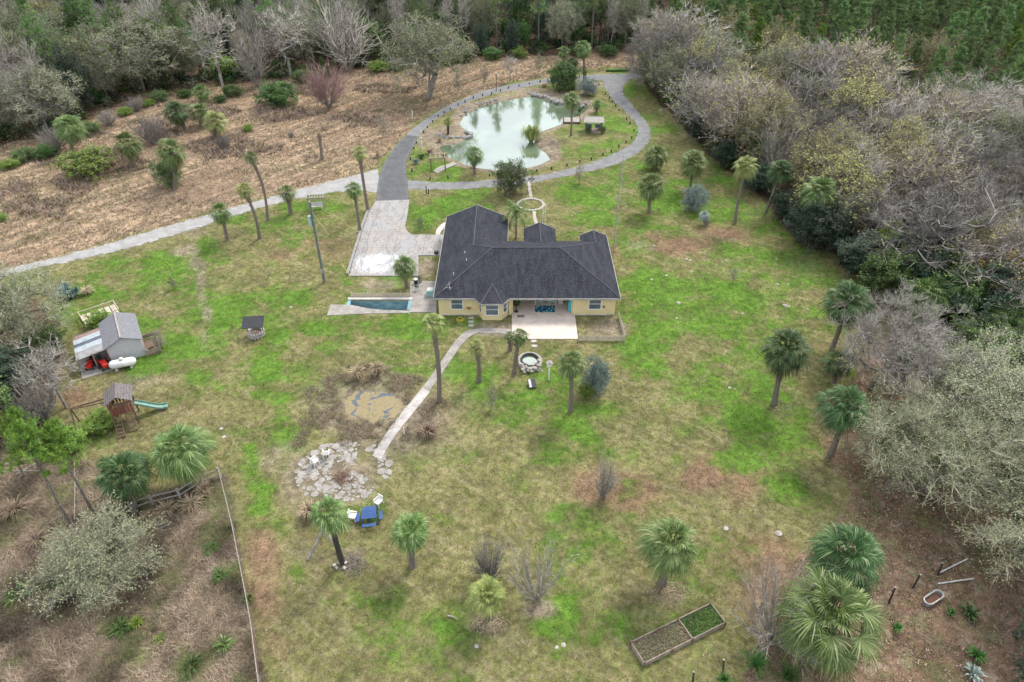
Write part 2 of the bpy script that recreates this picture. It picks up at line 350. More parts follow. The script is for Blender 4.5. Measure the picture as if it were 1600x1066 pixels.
def masks(X, Y):
    px, py = proj(X, Y)
    big = fbm(X, Y, 9, 1, 5); med = fbm(X, Y, 3, 7, 4); fin = fbm(X, Y, .9, 17, 3)
    wx = (fbm(X, Y, 5, 61, 4)-.5)*1.5; wy = (fbm(X, Y, 5, 67, 4)-.5)*1.5
    def blobs(L, soft=.5):
        t = np.zeros(np.shape(X))
        for x, y, rx, ry, s in L:
            ex = ((px-x)/rx+wx)**2+((py-y)/ry+wy)**2
            t = np.maximum(t, s*(1-sstep(soft*.35, 1.5, np.sqrt(ex))))
        return t
    g = blobs(GREEN)*.72+(big-.5)*.8+(med-.5)*1.3+(fin-.5)*.9+.3-.16*sstep(640, 760, py)*(px < 1150)
    r = blobs(RUST)*1.25+(big-.5)*-.4+(fbm(X, Y, 4, 33)-.5)*.9
    straw = zone(px, py, P_STRAW, 7, 14, X, Y, 3)
    brush = zone(px, py, P_BRUSH, 8, 14, X, Y, 5)
    litter = zone(px, py, P_LITTER, 18, 30, X, Y, 6)
    forest = zone(px, py, P_FOREST, 6, 10, X, Y, 8)
    west = zone(px, py, P_WEST, 12, 14, X, Y, 9)
    forest = np.maximum(forest, west*.8)
    d = blobs(DIRT)+(med-.5)*.6
    pw = [tuple(at(*p)[:2]) for p in POND]
    dp = polydist(X, Y, pw); dp = np.where(inpoly(X, Y, pw), -dp, dp)
    bank = 1-sstep(.3, 1.8, dp+(med-.5)*2)
    d = np.maximum(d, bank*1.1)
    g = np.where(straw > .5, blobs(GREEN)*1.2+(med-.5)*1.0-.15-(big-.5)*.3, g)
    return dict(X=X, Y=Y, px=px, py=py, g=np.clip(g, 0, 1.2), r=np.clip(r, 0, 1), straw=straw, brush=brush, litter=litter, forest=forest, d=np.clip(d, 0, 1), dp=dp)
PITX0, PITX1, PITY0, PITY1 = at(549, 469).x, at(639.5, 469).x, 60.45, 62.5
def ground():
    xs = np.concatenate([[-4000, -1500, -600, -350, -220], np.arange(-160, 160.1, .42), [220, 350, 600, 1500, 4000]])
    ys = np.concatenate([[-3000, -600, -120, -30, 0, 8], np.arange(14, 84, .3), np.arange(84, 130, .45), np.arange(130, 232, .9), [245, 290, 400, 800, 2000, 6000]])
    X, Y = np.meshgrid(xs, ys); x, y = X.ravel(), Y.ravel()
    m = masks(x, y)
    z = -1.3*(1-sstep(-2.2, .25, m['dp']))
    z = z+m['brush']*(fbm(x, y, 1.2, 51, 4)-.45)*.45+m['straw']*(fbm(x, y, 1.5, 52, 4)-.45)*.18*(m['dp'] > 4)
    z = z+m['forest']*(fbm(x, y, 3, 53)-.45)*.3+m['litter']*(fbm(x, y, 1.2, 54)-.5)*.12
    road = np.zeros(len(x), bool)
    for poly in ROADS: road |= (polydist(x, y, poly) < 1.0) | inpoly(x, y, poly)
    z = np.where(road, np.minimum(z, 0), z)
    ny, nx = X.shape; idx = np.arange(nx*ny).reshape(ny, nx)
    Fq = np.stack([idx[:-1, :-1], idx[:-1, 1:], idx[1:, 1:], idx[1:, :-1]], -1).reshape(-1, 4)
    cx = x[Fq].mean(1); cy = y[Fq].mean(1)
    hole = (cx > PITX0+.05) & (cx < PITX1-.05) & (cy > PITY0+.05) & (cy < PITY1-.05)
    # lower the ground inside the pit instead of leaving a ragged hole
    Fq = Fq[~hole]
    me = npmesh('ground', np.stack([x, y, z], 1), [Fq], M['ground'], True)
    for nm, cs in (('mk', ('g', 'r', 'straw', 'brush')), ('mk2', ('litter', 'forest', 'd', 'd'))):
        a = me.color_attributes.new(nm, 'FLOAT_COLOR', 'POINT')
        a.data.foreach_set('color', np.stack([m[c] for c in cs], 1).astype(np.float32).ravel())
    o = link('ground', me); tag(o, kind='structure')
def ground_mat():
    m, q, b = newmat('ground')
    a = q.n('ShaderNodeAttribute', attribute_name='mk'); a2 = q.n('ShaderNodeAttribute', attribute_name='mk2')
    s1 = q.n('ShaderNodeSeparateColor'); q.l(a.outputs['Color'], s1.inputs[0]); s2 = q.n('ShaderNodeSeparateColor'); q.l(a2.outputs['Color'], s2.inputs[0])
    g, r, st = s1.outputs; br = a.outputs['Alpha']; li, fo, di = s2.outputs
    W = q.world()
    n1 = q.noise(9, 5, .75, W); n2 = q.noise(2.2, 5, .65, W, .6); n3 = q.noise(26, 3, .8, W); n4 = q.noise(.7, 4, .6, W)
    nn = q.math('ADD', q.math('MULTIPLY', n1, .55), q.math('MULTIPLY', n3, .45))
    def thr(mask, k=1.5, lo=.55, hi=.95):
        v = q.math('ADD', mask, q.math('MULTIPLY', q.math('SUBTRACT', nn, .5), k*2.4)); return q.step(v, lo-.33, hi-.1)
    tan = q.mix(q.step(n1, .38, .62), (.15, .125, .06), (.3, .245, .15))
    tan = q.mix(q.step(n3, .35, .6), (.1, .098, .034), tan)
    tan = q.mix(q.math('MULTIPLY', q.step(n2, .38, .62), .62), tan, (.13, .15, .035))
    rust = q.mix(q.step(n1, .4, .6), (.13, .07, .045), (.26, .165, .115))
    tan = q.mix(q.math('MULTIPLY', q.step(q.math('MULTIPLY', n2, n1), .27, .36), .55), tan, (.07, .055, .028)); wl = q.n('ShaderNodeMapping'); wl.inputs['Rotation'].default_value = (0, 0, R(38)); q.l(W, wl.inputs['Vector']); wl2 = q.n('ShaderNodeMapping'); wl2.inputs['Scale'].default_value = (.15, 1.6, 1); q.l(wl.outputs[0], wl2.inputs['Vector']); n6 = q.noise(1.0, 3, .6, wl2.outputs[0], .6); tan = q.mix(q.math('MULTIPLY', q.step(n6, .5, .64), .22), tan, (.32, .28, .17)); c = q.mix(q.math('MULTIPLY', thr(r, 1.2), .85), tan, rust)
    grn = q.mix(q.step(n2, .35, .65), (.1, .16, .03), (.065, .15, .012)); grn = q.mix(q.math('MULTIPLY', q.step(n1, .4, .65), .55), grn, (.03, .085, .01))
    grn = q.mix(q.math('MULTIPLY', q.step(n4, .5, .7), .6), grn, (.16, .21, .03))
    c = q.mix(q.math('MULTIPLY', thr(g, 1.5), .86), c, grn); c = q.mix(q.math('MULTIPLY', q.step(q.math('ADD', g, q.math('MULTIPLY', q.math('SUBTRACT', n2, .5), 2.2)), .6, 1.0), .6), c, q.mix(q.step(n1, .4, .6), (.05, .14, .01), (.12, .21, .03))); c = q.mix(q.math('MULTIPLY', q.step(n3, .5, .68), .3), c, (.05, .06, .02))
    dirt = q.mix(q.step(n1, .35, .65), (.22, .175, .13), (.34, .28, .22)); dirt = q.mix(q.step(n3, .4, .6), (.13, .1, .07), dirt)
    # mown straw field with tractor streaks
    wr = q.n('ShaderNodeMapping'); wr.inputs['Rotation'].default_value = (0, 0, R(-50)); q.l(W, wr.inputs['Vector']); ws = q.n('ShaderNodeMapping'); ws.inputs['Scale'].default_value = (.06, .7, 1); q.l(wr.outputs[0], ws.inputs['Vector'])
    n5 = q.noise(1.0, 4, .65, ws.outputs[0], .5)
    sw = q.mix(q.step(n5, .42, .6), (.22, .155, .11), (.4, .285, .185)); sw = q.mix(q.math('MULTIPLY', q.step(n1, .4, .6), .6), sw, (.2, .14, .105))
    sw = q.mix(q.math('MULTIPLY', q.step(n4, .46, .58), .6), sw, (.17, .135, .09)); sw = q.mix(q.math('MULTIPLY', q.step(n2, .5, .62), .35), sw, (.13, .13, .055))
    sw = q.mix(q.math('MULTIPLY', thr(g, 1.2), .7), sw, (.11, .15, .03))
    c = q.mix(st, c, sw)
    c = q.mix(q.math('MULTIPLY', thr(di, 1.2), .9), c, dirt)
    bs = q.mix(q.step(nn, .42, .58), (.085, .065, .042), (.26, .2, .14)); bs = q.mix(q.math('MULTIPLY', q.step(n2, .45, .6), .45), bs, (.13, .12, .05))
    bs = q.mix(q.math('MULTIPLY', q.step(n4, .5, .62), .6), bs, (.11, .125, .045)); c = q.mix(br, c, bs)
    lt = q.mix(q.step(nn, .42, .6), (.12, .075, .05), (.25, .17, .12)); lt = q.mix(q.math('MULTIPLY', q.step(n2, .5, .6), .5), lt, (.1, .11, .04))
    lt = q.mix(q.math('MULTIPLY', q.step(n4, .5, .62), .5), lt, (.34, .26, .21)); lt = q.mix(q.math('MULTIPLY', q.step(q.noise(.35, 4, .6, W), .52, .6), .55), lt, (.09, .11, .035)); c = q.mix(thr(li, .8), c, lt)
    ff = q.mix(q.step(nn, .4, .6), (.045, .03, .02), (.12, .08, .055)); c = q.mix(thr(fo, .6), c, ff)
    n7 = q.noise(1.6, 6, .8, W, .4); n8 = q.noise(.32, 4, .7, W, .8); val = q.math('MULTIPLY', q.math('MULTIPLY_ADD', q.step(n7, .36, .64), .62, .66), q.math('MULTIPLY_ADD', q.step(n8, .38, .62), .34, .82)); hs = q.n('ShaderNodeHueSaturation'); q.l(c, hs.inputs['Color']); q.l(val, hs.inputs['Value']); c = hs.outputs[0]
    q.l(c, b.inputs['Base Color']); b.inputs['Roughness'].default_value = .95; b.inputs['Specular IOR Level'].default_value = .1
    bump(q, b, nn, .9, .12); return m
M['ground'] = ground_mat()
def W2(L): return [tuple(at(*p)[:2]) for p in L]
# ------------------------------------------------------------------ roads
def smooth_pts(L, k=6):
    P = np.array(L, float); out = []
    for i in range(len(P)-1):
        p0, p1, p2, p3 = P[max(i-1, 0)], P[i], P[i+1], P[min(i+2, len(P)-1)]
        for t in np.arange(k)/k:
            out.append(.5*((2*p1)+(-p0+p2)*t+(2*p0-5*p1+4*p2-p3)*t*t+(-p0+3*p1-3*p2+p3)*t**3))
    out.append(P[-1]); return np.array(out)
def strip(name, A, B, mat, z, label=None, nseg=60, cols=9, ragged=0.0):
    """road sheet between two measured edges; attribute col.x = distance to edge"""
    a = smooth_pts([at(*p)[:2] for p in A]); b = smooth_pts([at(*p)[:2] for p in B])
    def res(P, n):
        d = np.concatenate([[0], np.cumsum(np.linalg.norm(np.diff(P, axis=0), axis=1))]); s = np.linspace(0, d[-1], n)
        return np.stack([np.interp(s, d, P[:, 0]), np.interp(s, d, P[:, 1])], 1)
    a, b = res(a, nseg), res(b, nseg); t = np.linspace(0, 1, cols)[None, :, None]
    g = a[:, None]*(1-t)+b[:, None]*t; wd = np.linalg.norm(a-b, axis=1)
    e = np.minimum(t[..., 0], 1-t[..., 0])*wd[:, None]
    V = np.concatenate([g, np.full(g.shape[:2]+(1,), z)], -1).reshape(-1, 3)
    idx = np.arange(nseg*cols).reshape(nseg, cols)
    Fq = np.stack([idx[:-1, :-1], idx[:-1, 1:], idx[1:, 1:], idx[1:, :-1]], -1).reshape(-1, 4)
    c = np.repeat(np.clip(e.reshape(-1, 1), 0, 1), 3, 1)
    me = npmesh(name, V, [Fq], mat, False, c); return tag(link(name, me), kind='structure')
def roadmat(name, c1, c2, c3, edge=.55, track=0.5):
    m, q, b = newmat(name); W = q.world()
    a = q.n('ShaderNodeAttribute', attribute_name='col').outputs['Fac']
    n1 = q.noise(7, 5, .7, W); n2 = q.noise(.8, 4, .6, W); n3 = q.noise(30, 2, .7, W); n4 = q.noise(.9, 6, .75, W)
    c = q.mix(q.step(n2, .35, .65), c1, c2); c = q.mix(q.math('MULTIPLY', q.step(n1, .45, .65), track), c, c3); c = q.mix(q.math('MULTIPLY', q.step(n3, .5, .7), .5), c, tuple(x*.6 for x in c2))
    c = q.mix(q.math('MULTIPLY', q.step(q.math('MULTIPLY_ADD', n2, .9, a), 1.05, .75), track*1.2), c, tuple(min(1, x*1.35) for x in c1))
    c = q.mix(q.math('MULTIPLY', q.step(q.noise(.6, 7, .8, W, 2.0), .52, .6), .35), c, tuple(x*.62 for x in c2))
    q.l(c, b.inputs['Base Color']); b.inputs['Roughness'].default_value = .92; b.inputs['Specular IOR Level'].default_value = .2
    bump(q, b, n1, .4, .03)
    v = q.math('ADD', a, q.math('MULTIPLY', q.math('SUBTRACT', q.math('ADD', q.math('MULTIPLY', n4, .6), q.math('MULTIPLY', n1, .4)), .62), edge*3.0))
    q.l(q.step(v, 0.0, .12), b.inputs['Alpha']); return m
M['gravel'] = roadmat('gravel', (.31, .305, .3), (.24, .235, .23), (.19, .165, .13), 1.1)
M['gravel_dark'] = roadmat('gravel_dark', (.2, .2, .205), (.15, .15, .152), (.13, .115, .095), .9)
M['asphalt'] = roadmat('asphalt', (.1, .101, .105), (.08, .081, .085), (.13, .13, .13), .12, .3)
M['road_grey'] = roadmat('road_grey', (.185, .187, .19), (.145, .147, .15), (.12, .115, .11), .35, .35)
RA = [(-260,492),(-100,448),(0,421),(101,397),(165,380),(228,361),(317,336),(380,318),(450,299),(520,281),(556,272),(590,262)]
RB = [(-260,512),(-100,464),(0,436),(101,413),(165,399),(228,383),(317,356),(380,335),(450,316),(520,303),(560,300),(596,305)]
QA = [(597,262),(606,245),(622,224),(640,205),(662,188),(690,170),(715,158),(745,146),(780,136),(820,128),(860,122),(900,118.5),(950,116),(1010,114)]
QB = [(634,262),(637,248),(648,226),(660,207),(677,191),(702,175),(728,163),(757,152),(790,143.5),(830,135.5),(868,130),(905,127),(950,125),(1010,123)]
AA = [(587,315),(589,290),(596,263),(605,245.5),(621,224.5),(634,211)]
AB = [(640,313.5),(638,290),(635,262),(638,248),(649,225.5),(655,214)]
LA = [(1012,118),(985,125),(975,142),(987,160),(1002,178),(1016,195),(1020,211),(1012,229),(990,246),(958,260),(920,270),(880,278),(840,286),(790,292),(740,296),(690,298),(636,298)]
LB = [(930,119),(940,130),(946,144),(956,158),(970,171),(985,186),(993,200),(992,213),(980,226),(953,241),(918,254),(880,265),(840,273),(790,278),(740,282),(690,284),(634,280)]
ROADS = [W2(RA+RB[::-1]), W2(QA+QB[::-1]), W2(AA+AB[::-1]), W2(LA+LB[::-1])]
strip('gravel_road', RA, RB, M['gravel'], .03, nseg=120)
strip('gravel_loop', LA, LB, M['gravel_dark'], .026, nseg=160)
strip('paved_road', QA, QB, M['road_grey'], .034, nseg=140)
strip('asphalt_apron', AA, AB, M['asphalt'], .038, nseg=30)
ground()
def flatpoly(name, poly, z, mat, thick=0):
    mb = MB(); P = W2(poly)
    if thick: mb.prism(P, z-thick, z)
    else: mb.face(*[(x, y, z) for x, y in P])
    return mb.build(name, mat)
# concrete driveway
def drive_mat():
    m, q, b = newmat('driveway_concrete'); W = q.world()
    n1 = q.noise(.45, 5, .6, W, .8); n2 = q.noise(3, 5, .7, W); n3 = q.noise(14, 3, .7, W); n4 = q.noise(.22, 3, .5, W, 1.5)
    c = q.mix(q.step(n2, .35, .65), (.33, .295, .27), (.2, .18, .165)); c = q.mix(q.math('MULTIPLY', q.step(n1, .44, .6), .6), c, (.25, .265, .28)); sx_ = q.n('ShaderNodeSeparateXYZ'); q.l(W, sx_.inputs[0]); wc = at(592, 412); dd = q.math('SQRT', q.math('ADD', q.math('POWER', q.math('MULTIPLY', q.math('SUBTRACT', sx_.outputs[0], wc.x), .3), 2.0), q.math('POWER', q.math('MULTIPLY', q.math('SUBTRACT', sx_.outputs[1], wc.y), .42), 2.0))); wm = q.step(q.math('ADD', q.math('MULTIPLY', dd, -1), q.math('MULTIPLY', n2, 2.2)), .1, .3)
    c = q.mix(q.math('MULTIPLY', wm, .7), c, (.48, .48, .49)); c = q.mix(q.math('MULTIPLY', q.step(n3, .46, .62), .5), c, (.14, .125, .115)); c = q.mix(q.math('MULTIPLY', q.step(q.noise(.9, 5, .7, q.world((1, .35, 1)), 1.2), .52, .6), .55), c, (.13, .13, .13))
    bk = q.n('ShaderNodeTexBrick'); q.l(W, bk.inputs['Vector']); bk.inputs['Scale'].default_value = 1; bk.offset = 0
    for k, v in (('Brick Width', 3.6), ('Row Height', 4.1), ('Mortar Size', .03), ('Mortar Smooth', .2)): bk.inputs[k].default_value = v
    c = q.mix(q.math('MULTIPLY', bk.outputs['Fac'], .7), c, (.09, .08, .075))
    q.l(c, b.inputs['Base Color']); b.inputs['Roughness'].default_value = .85; return m
M['drive'] = drive_mat()
tag(flatpoly('driveway', [(587.5,315),(640,313),(637,335),(632.6,355),(636,362),(643,367.5),(700,368),(700,400),(654,400),(654,432),(545.7,432),(552,408),(562,376),(570,350),(577,331)], .1, M['drive'], .25), kind='structure')
tag(flatpoly('side_terrace', [(641,440),(682,440),(682,488.5),(639.5,488.5)], .07, M['old_concrete'], .2), kind='structure')
# paths
M['path'] = mk('path_concrete', (.44, .41, .385), (.3, .27, .245), 1.5, .85, fine=.6)
def path(name, A, B, z=.05, nseg=40, mat=None):
    a = smooth_pts([at(*p)[:2] for p in A], 8); b = smooth_pts([at(*p)[:2] for p in B], 8); mb = MB(); n = len(a)
    for i in range(n-1):
        g = .02
        q_ = [a[i]*(1-g)+a[i+1]*g, b[i]*(1-g)+b[i+1]*g, b[i+1], a[i+1]]
        mb.prism([tuple(p) for p in q_], -.06, z)
    return tag(mb.build(name, mat or M['path']), kind='structure')
path('concrete_path', [(582,713),(600,683),(624,650),(643,627),(660,606)], [(596,718),(613,688),(638,655),(656,633),(672,613)])
path('concrete_path', [(660,606),(680,579),(697,554),(712,533),(727,519),(745,514)], [(671,612),(689,586),(706,561),(721,540),(736,525),(749,520)], .045, mat=M['old_concrete'])
path('garden_walk', [(745,514),(770,513),(798,515)], [(750,521),(772,521),(799,523)], .04, mat=M['old_concrete'])
path('stepping_path', [(829,284),(830,296),(833,312)], [(824,284),(825,296),(828,312)], .04, mat=M['stone'])
path('stepping_path', [(837,330),(838,340),(841,350)], [(832,330),(833,340),(835,350)], .04, mat=M['stone'])
path('house_walk', [(700,346),(691,350),(683,358),(680,370)], [(700,354),(694,357),(689,362),(687,370)], .04, mat=M['concrete'])
mb = MB(); c0 = at(829.5, 320)
for k in range(26):
    t = k*2*math.pi/26; mb.box((c0.x+1.75*math.cos(t), c0.y+1.75*math.sin(t), .05), (.42, .4, .12), rz=t+.1*random.random())
tag(mb.build('stone_ring', M['stone'], bevel=.03), 'round ring of pale stones in the grass behind the house', 'garden edging')
# small flagstone step near front door behind the roof
# water
def watermat(name, col, rough=.06):
    m, q, b = newmat(name); W = q.world()
    n = q.noise(1.5, 4, .6, W, .4); n2 = q.noise(.12, 3, .5, W)
    q.l(q.mix(q.step(n2, .4, .6), col, tuple(c*1.5 for c in col)), b.inputs['Base Color'])
    b.inputs['Roughness'].default_value = rough; b.inputs['IOR'].default_value = 1.6; b.inputs['Specular IOR Level'].default_value = 1.0
    bump(q, b, n, .05, .05); gl = q.n('ShaderNodeBsdfGlossy'); gl.inputs['Roughness'].default_value = rough; gl.inputs['Color'].default_value = (.9, .93, .92, 1); q.l(b.inputs['Normal'].links[0].from_socket, gl.inputs['Normal']); ms = q.n('ShaderNodeMixShader'); ms.inputs[0].default_value = .2; q.l(b.outputs[0], ms.inputs[1]); q.l(gl.outputs[0], ms.inputs[2]); q.l(ms.outputs[0], m.node_tree.nodes['Material Output'].inputs['Surface']); return m
M['water'] = watermat('pond_water', (.085, .115, .07))
b0 = [at(x, y) for x, y in ((650,285),(955,285),(965,138),(650,138))]
mb = MB(); mb.face(*[(p.x, p.y, -.32) for p in b0]); tag(mb.build('pond_water', M['water']), kind='structure')
# ------------------------------------------------------------------ silted pool with algae
def algae():
    m, q, b = newmat('algae'); W = q.world()
    n = q.noise(.9, 5, .6, W, .8); n2 = q.noise(12, 4, .7, W)
    c = q.mix(q.step(n2, .35, .65), (.24, .185, .1), (.15, .125, .06)); c = q.mix(q.math('MULTIPLY', q.step(n2, .5, .65), .6), c, (.3, .25, .16))
    h = q.step(n, .54, .57); c = q.mix(h, c, (.06, .075, .09)); q.l(c, b.inputs['Base Color'])
    q.l(q.math('MULTIPLY_ADD', h, -.8, .92), b.inputs['Roughness']); return m
mb = MB(); c0 = at(583, 637); P = []
for k in range(60):
    t = k*2*math.pi/60; r = 1+.12*math.sin(3*t+1)+.08*math.sin(7*t)+.16*random.random(); P.append((c0.x+2.7*r*math.cos(t), c0.y+2.0*r*math.sin(t), .03))
mb.face(*P); tag(mb.build('algae_pool', algae()), kind='structure')
# ------------------------------------------------------------------ grass, weeds (nobody could count them)
def tufts(name, n, sampler, hgt, wid, blades, spread, colf, lab, cat, zf=None):
    X, Y = sampler(n); k = len(X); m = masks(X, Y); base = np.stack([X, Y, np.zeros(k)], 1)
    if zf is not None: base[:, 2] = zf(X, Y, m)
    cols = colf(m, k)
    P0 = np.repeat(base, blades, 0); c = np.repeat(cols, blades, 0); K = len(P0)
    h = np.repeat(RNG.uniform(.5, 1.4, k), blades)*hgt*RNG.uniform(.6, 1.2, K)
    th = RNG.uniform(0, 6.283, K); lean = RNG.uniform(.1, spread, K)
    d = np.stack([np.cos(th)*lean, np.sin(th)*lean, np.ones(K)], 1)
    P0 = P0+np.stack([np.cos(th), np.sin(th), np.zeros(K)], 1)*RNG.uniform(0, .5, K)[:, None]*hgt
    s = np.stack([-np.sin(th), np.cos(th), np.zeros(K)], 1)*wid/2
    T = P0+d*h[:, None]
    V = np.stack([P0-s, P0+s, T], 1).reshape(-1, 3); Fq = np.arange(3*K).reshape(-1, 3)
    me = npmesh(name, V, [Fq], M['tuft'], False, np.repeat(c, 3, 0))
    return tag(link(name, me), lab, cat, kind='stuff')
M['tuft'] = attrmat('tuft')
def pick(pal, k, p=None): return np.array(pal)[RNG.choice(len(pal), k, p=p)]
def samp_px(x0, x1, y0, y1, test):
    def f(n):
        A = [at(x, y) for x in (x0, x1) for y in (y0, y1)]
        bx = (min(a.x for a in A), max(a.x for a in A)); by = (min(a.y for a in A), max(a.y for a in A))
        X = RNG.uniform(*bx, n); Y = RNG.uniform(*by, n); px, py = proj(X, Y)
        ok = (px > x0) & (px < x1) & (py > y0) & (py < y1); X, Y = X[ok], Y[ok]; t = test(X, Y); return X[t], Y[t]
    return f
HARD = ROADS+[W2(L) for L in ([(587,312),(643,311),(634,355),(643,366),(700,366),(700,402),(656,402),(684,488),(684,492),(512,496),(514,474),(548,472),(545,432)], [(580,715),(600,719),(740,529),(800,523),(800,532),(902,532),(895,488),(970,488),(970,455),(676,455),(680,498),(720,515)])]
def offhard(X, Y):
    r = np.zeros(len(X), bool)
    for p in HARD: r |= inpoly(X, Y, p)
    return ~r
def t_lawn(X, Y):
    m = masks(X, Y); return (m['straw'] < .5) & (m['brush'] < .5) & (m['forest'] < .5) & (m['dp'] > 1) & offhard(X, Y)
def c_lawn(m, k):
    f1 = fbm(m['X'], m['Y'], .45, 71, 3); f2 = fbm(m['X'], m['Y'], .8, 75, 3)
    g = (m['g']+(f1-.5)*1.6+RNG.normal(0, .22, k))[:, None] > .55
    v = (.35+1.3*f2)[:, None]*(.8+.4*fbm(m['X'], m['Y'], 3, 78))[:, None]
    tan = pick([(.2, .16, .085), (.29, .235, .15), (.13, .105, .05), (.25, .175, .115), (.15, .15, .05)], k); gr = pick([(.07, .16, .02), (.1, .2, .02), (.045, .12, .015), (.15, .22, .04)], k)
    rr = ((m['r']+(f1-.5)*1.2+RNG.normal(0, .2, k)) > .6)[:, None]; tan = np.where(rr, pick([(.24, .15, .1), (.15, .085, .06), (.3, .2, .14)], k), tan)
    return np.where(g, gr, tan)*v
tufts('lawn_grass', 330000, samp_px(60, 1500, 240, 1090, t_lawn), .085, .042, 2, 1.3, c_lawn, 'short patchy green and tan grass across the open lawn', 'grass')
def t_straw(X, Y):
    m = masks(X, Y); return (m['straw'] > .4) & (m['dp'] > 1.5) & offhard(X, Y)
def c_straw(m, k):
    c, s = math.cos(R(50)), math.sin(R(50)); u = m['X']*c+m['Y']*s; v = -m['X']*s+m['Y']*c
    f = fbm(u*.07, v*.8, 1, 81, 4)+RNG.normal(0, .06, k)+(m['px'] < 330)*(fbm(m['X'], m['Y'], 2.5, 5)-.5)*.5; h = fbm(m['X'], m['Y'], 7, 83, 3)+RNG.normal(0, .05, k)
    a = pick([(.42, .31, .2), (.36, .25, .165), (.3, .2, .135)], k); b = pick([(.2, .145, .105), (.15, .11, .08), (.13, .12, .06)], k); d = pick([(.17, .16, .07), (.12, .12, .05), (.24, .2, .1)], k)
    r = np.where((f > .5)[:, None], a, b); return np.where(((h > .62) | (m['g'] > .75))[:, None], d, r)
tufts('straw_grass', 160000, samp_px(-60, 1010, 90, 440, t_straw), .22, .07, 3, 1.5, c_straw, 'dry straw-coloured grass on the mown field beyond the gravel road', 'dry grass')
def t_brush(X, Y):
    m = masks(X, Y); return m['brush'] > .5
tufts('dead_weeds', 75000, samp_px(-60, 420, 640, 1100, t_brush), .32, .021, 6, 1.9, lambda m, k: np.where((fbm(m['X'], m['Y'], 2.2, 45, 4) > .56)[:, None], pick([(.1, .13, .045), (.15, .16, .07), (.2, .17, .1)], k), pick([(.26, .2, .14), (.17, .125, .09), (.09, .068, .045), (.36, .29, .22), (.15, .115, .085)], k))*(.35+1.3*sstep(.25, .75, fbm(m['X'], m['Y'], 1.6, 3)))[:, None], 'tangled brown dead weeds inside the fenced plot at lower left', 'dead weeds')
def t_lit(X, Y):
    m = masks(X, Y); return (m['litter'] > .5) & (m['forest'] < .6)
tufts('leaf_litter', 60000, samp_px(1150, 1660, 480, 1100, t_lit), .07, .09, 2, 2.5, lambda m, k: pick([(.26, .17, .12), (.16, .1, .07), (.34, .25, .19), (.12, .1, .05), (.2, .12, .09)], k), 'brown fallen leaves under the trees at lower right', 'leaf litter')

WEEDY = [(185,250,75,22),(345,232,110,22),(60,325,75,26),(120,290,60,18),(455,175,60,12),(560,190,50,14),(250,200,60,20),(30,300,50,30),(420,185,60,14),(400,330,1,1),(330,180,60,16),(600,140,70,10),(480,140,60,10)]
def t_weedy(X, Y):
    px, py = proj(X, Y); m = masks(X, Y); v = np.zeros(len(X))
    for x, y, rx, ry in WEEDY: v = np.maximum(v, 1-np.hypot((px-x)/rx, (py-y)/ry))
    return (v+(fbm(X, Y, 3, 91)-.5)*1.3 > .3) & (m['straw'] > .4) & (m['dp'] > 3) & offhard(X, Y)
tufts('field_weeds', 55000, samp_px(-60, 700, 90, 430, t_weedy), .6, .09, 5, 1.0, lambda m, k: pick([(.27, .2, .17), (.2, .145, .125), (.14, .1, .08), (.1, .12, .04), (.3, .24, .2)], k)*(.6+.8*fbm(m['X'], m['Y'], 1.5, 3))[:, None], 'tall grey-brown weeds in patches of the straw field', 'weeds')

def t_ring(X, Y):
    px, py = proj(X, Y); d = np.hypot((px-583)/78, (py-636)/48); e = np.hypot((px-535)/92, (py-737)/66)
    return (((d > .62) & (d < 1.35+.5*(fbm(X, Y, 2, 9)-.5))) | ((px < 600) & (px > 455) & (py > 655) & (py < 700) & (e > .9))) & offhard(X, Y) & (fbm(X, Y, 1.2, 19) > .45)
tufts('pool_weeds', 15000, samp_px(440, 700, 570, 720, t_ring), .2, .035, 4, 2.4, lambda m, k: pick([(.22, .16, .12), (.3, .23, .17), (.12, .09, .065), (.1, .13, .045), (.17, .12, .09)], k), 'dead reeds and weeds round the algae pool', 'weeds')
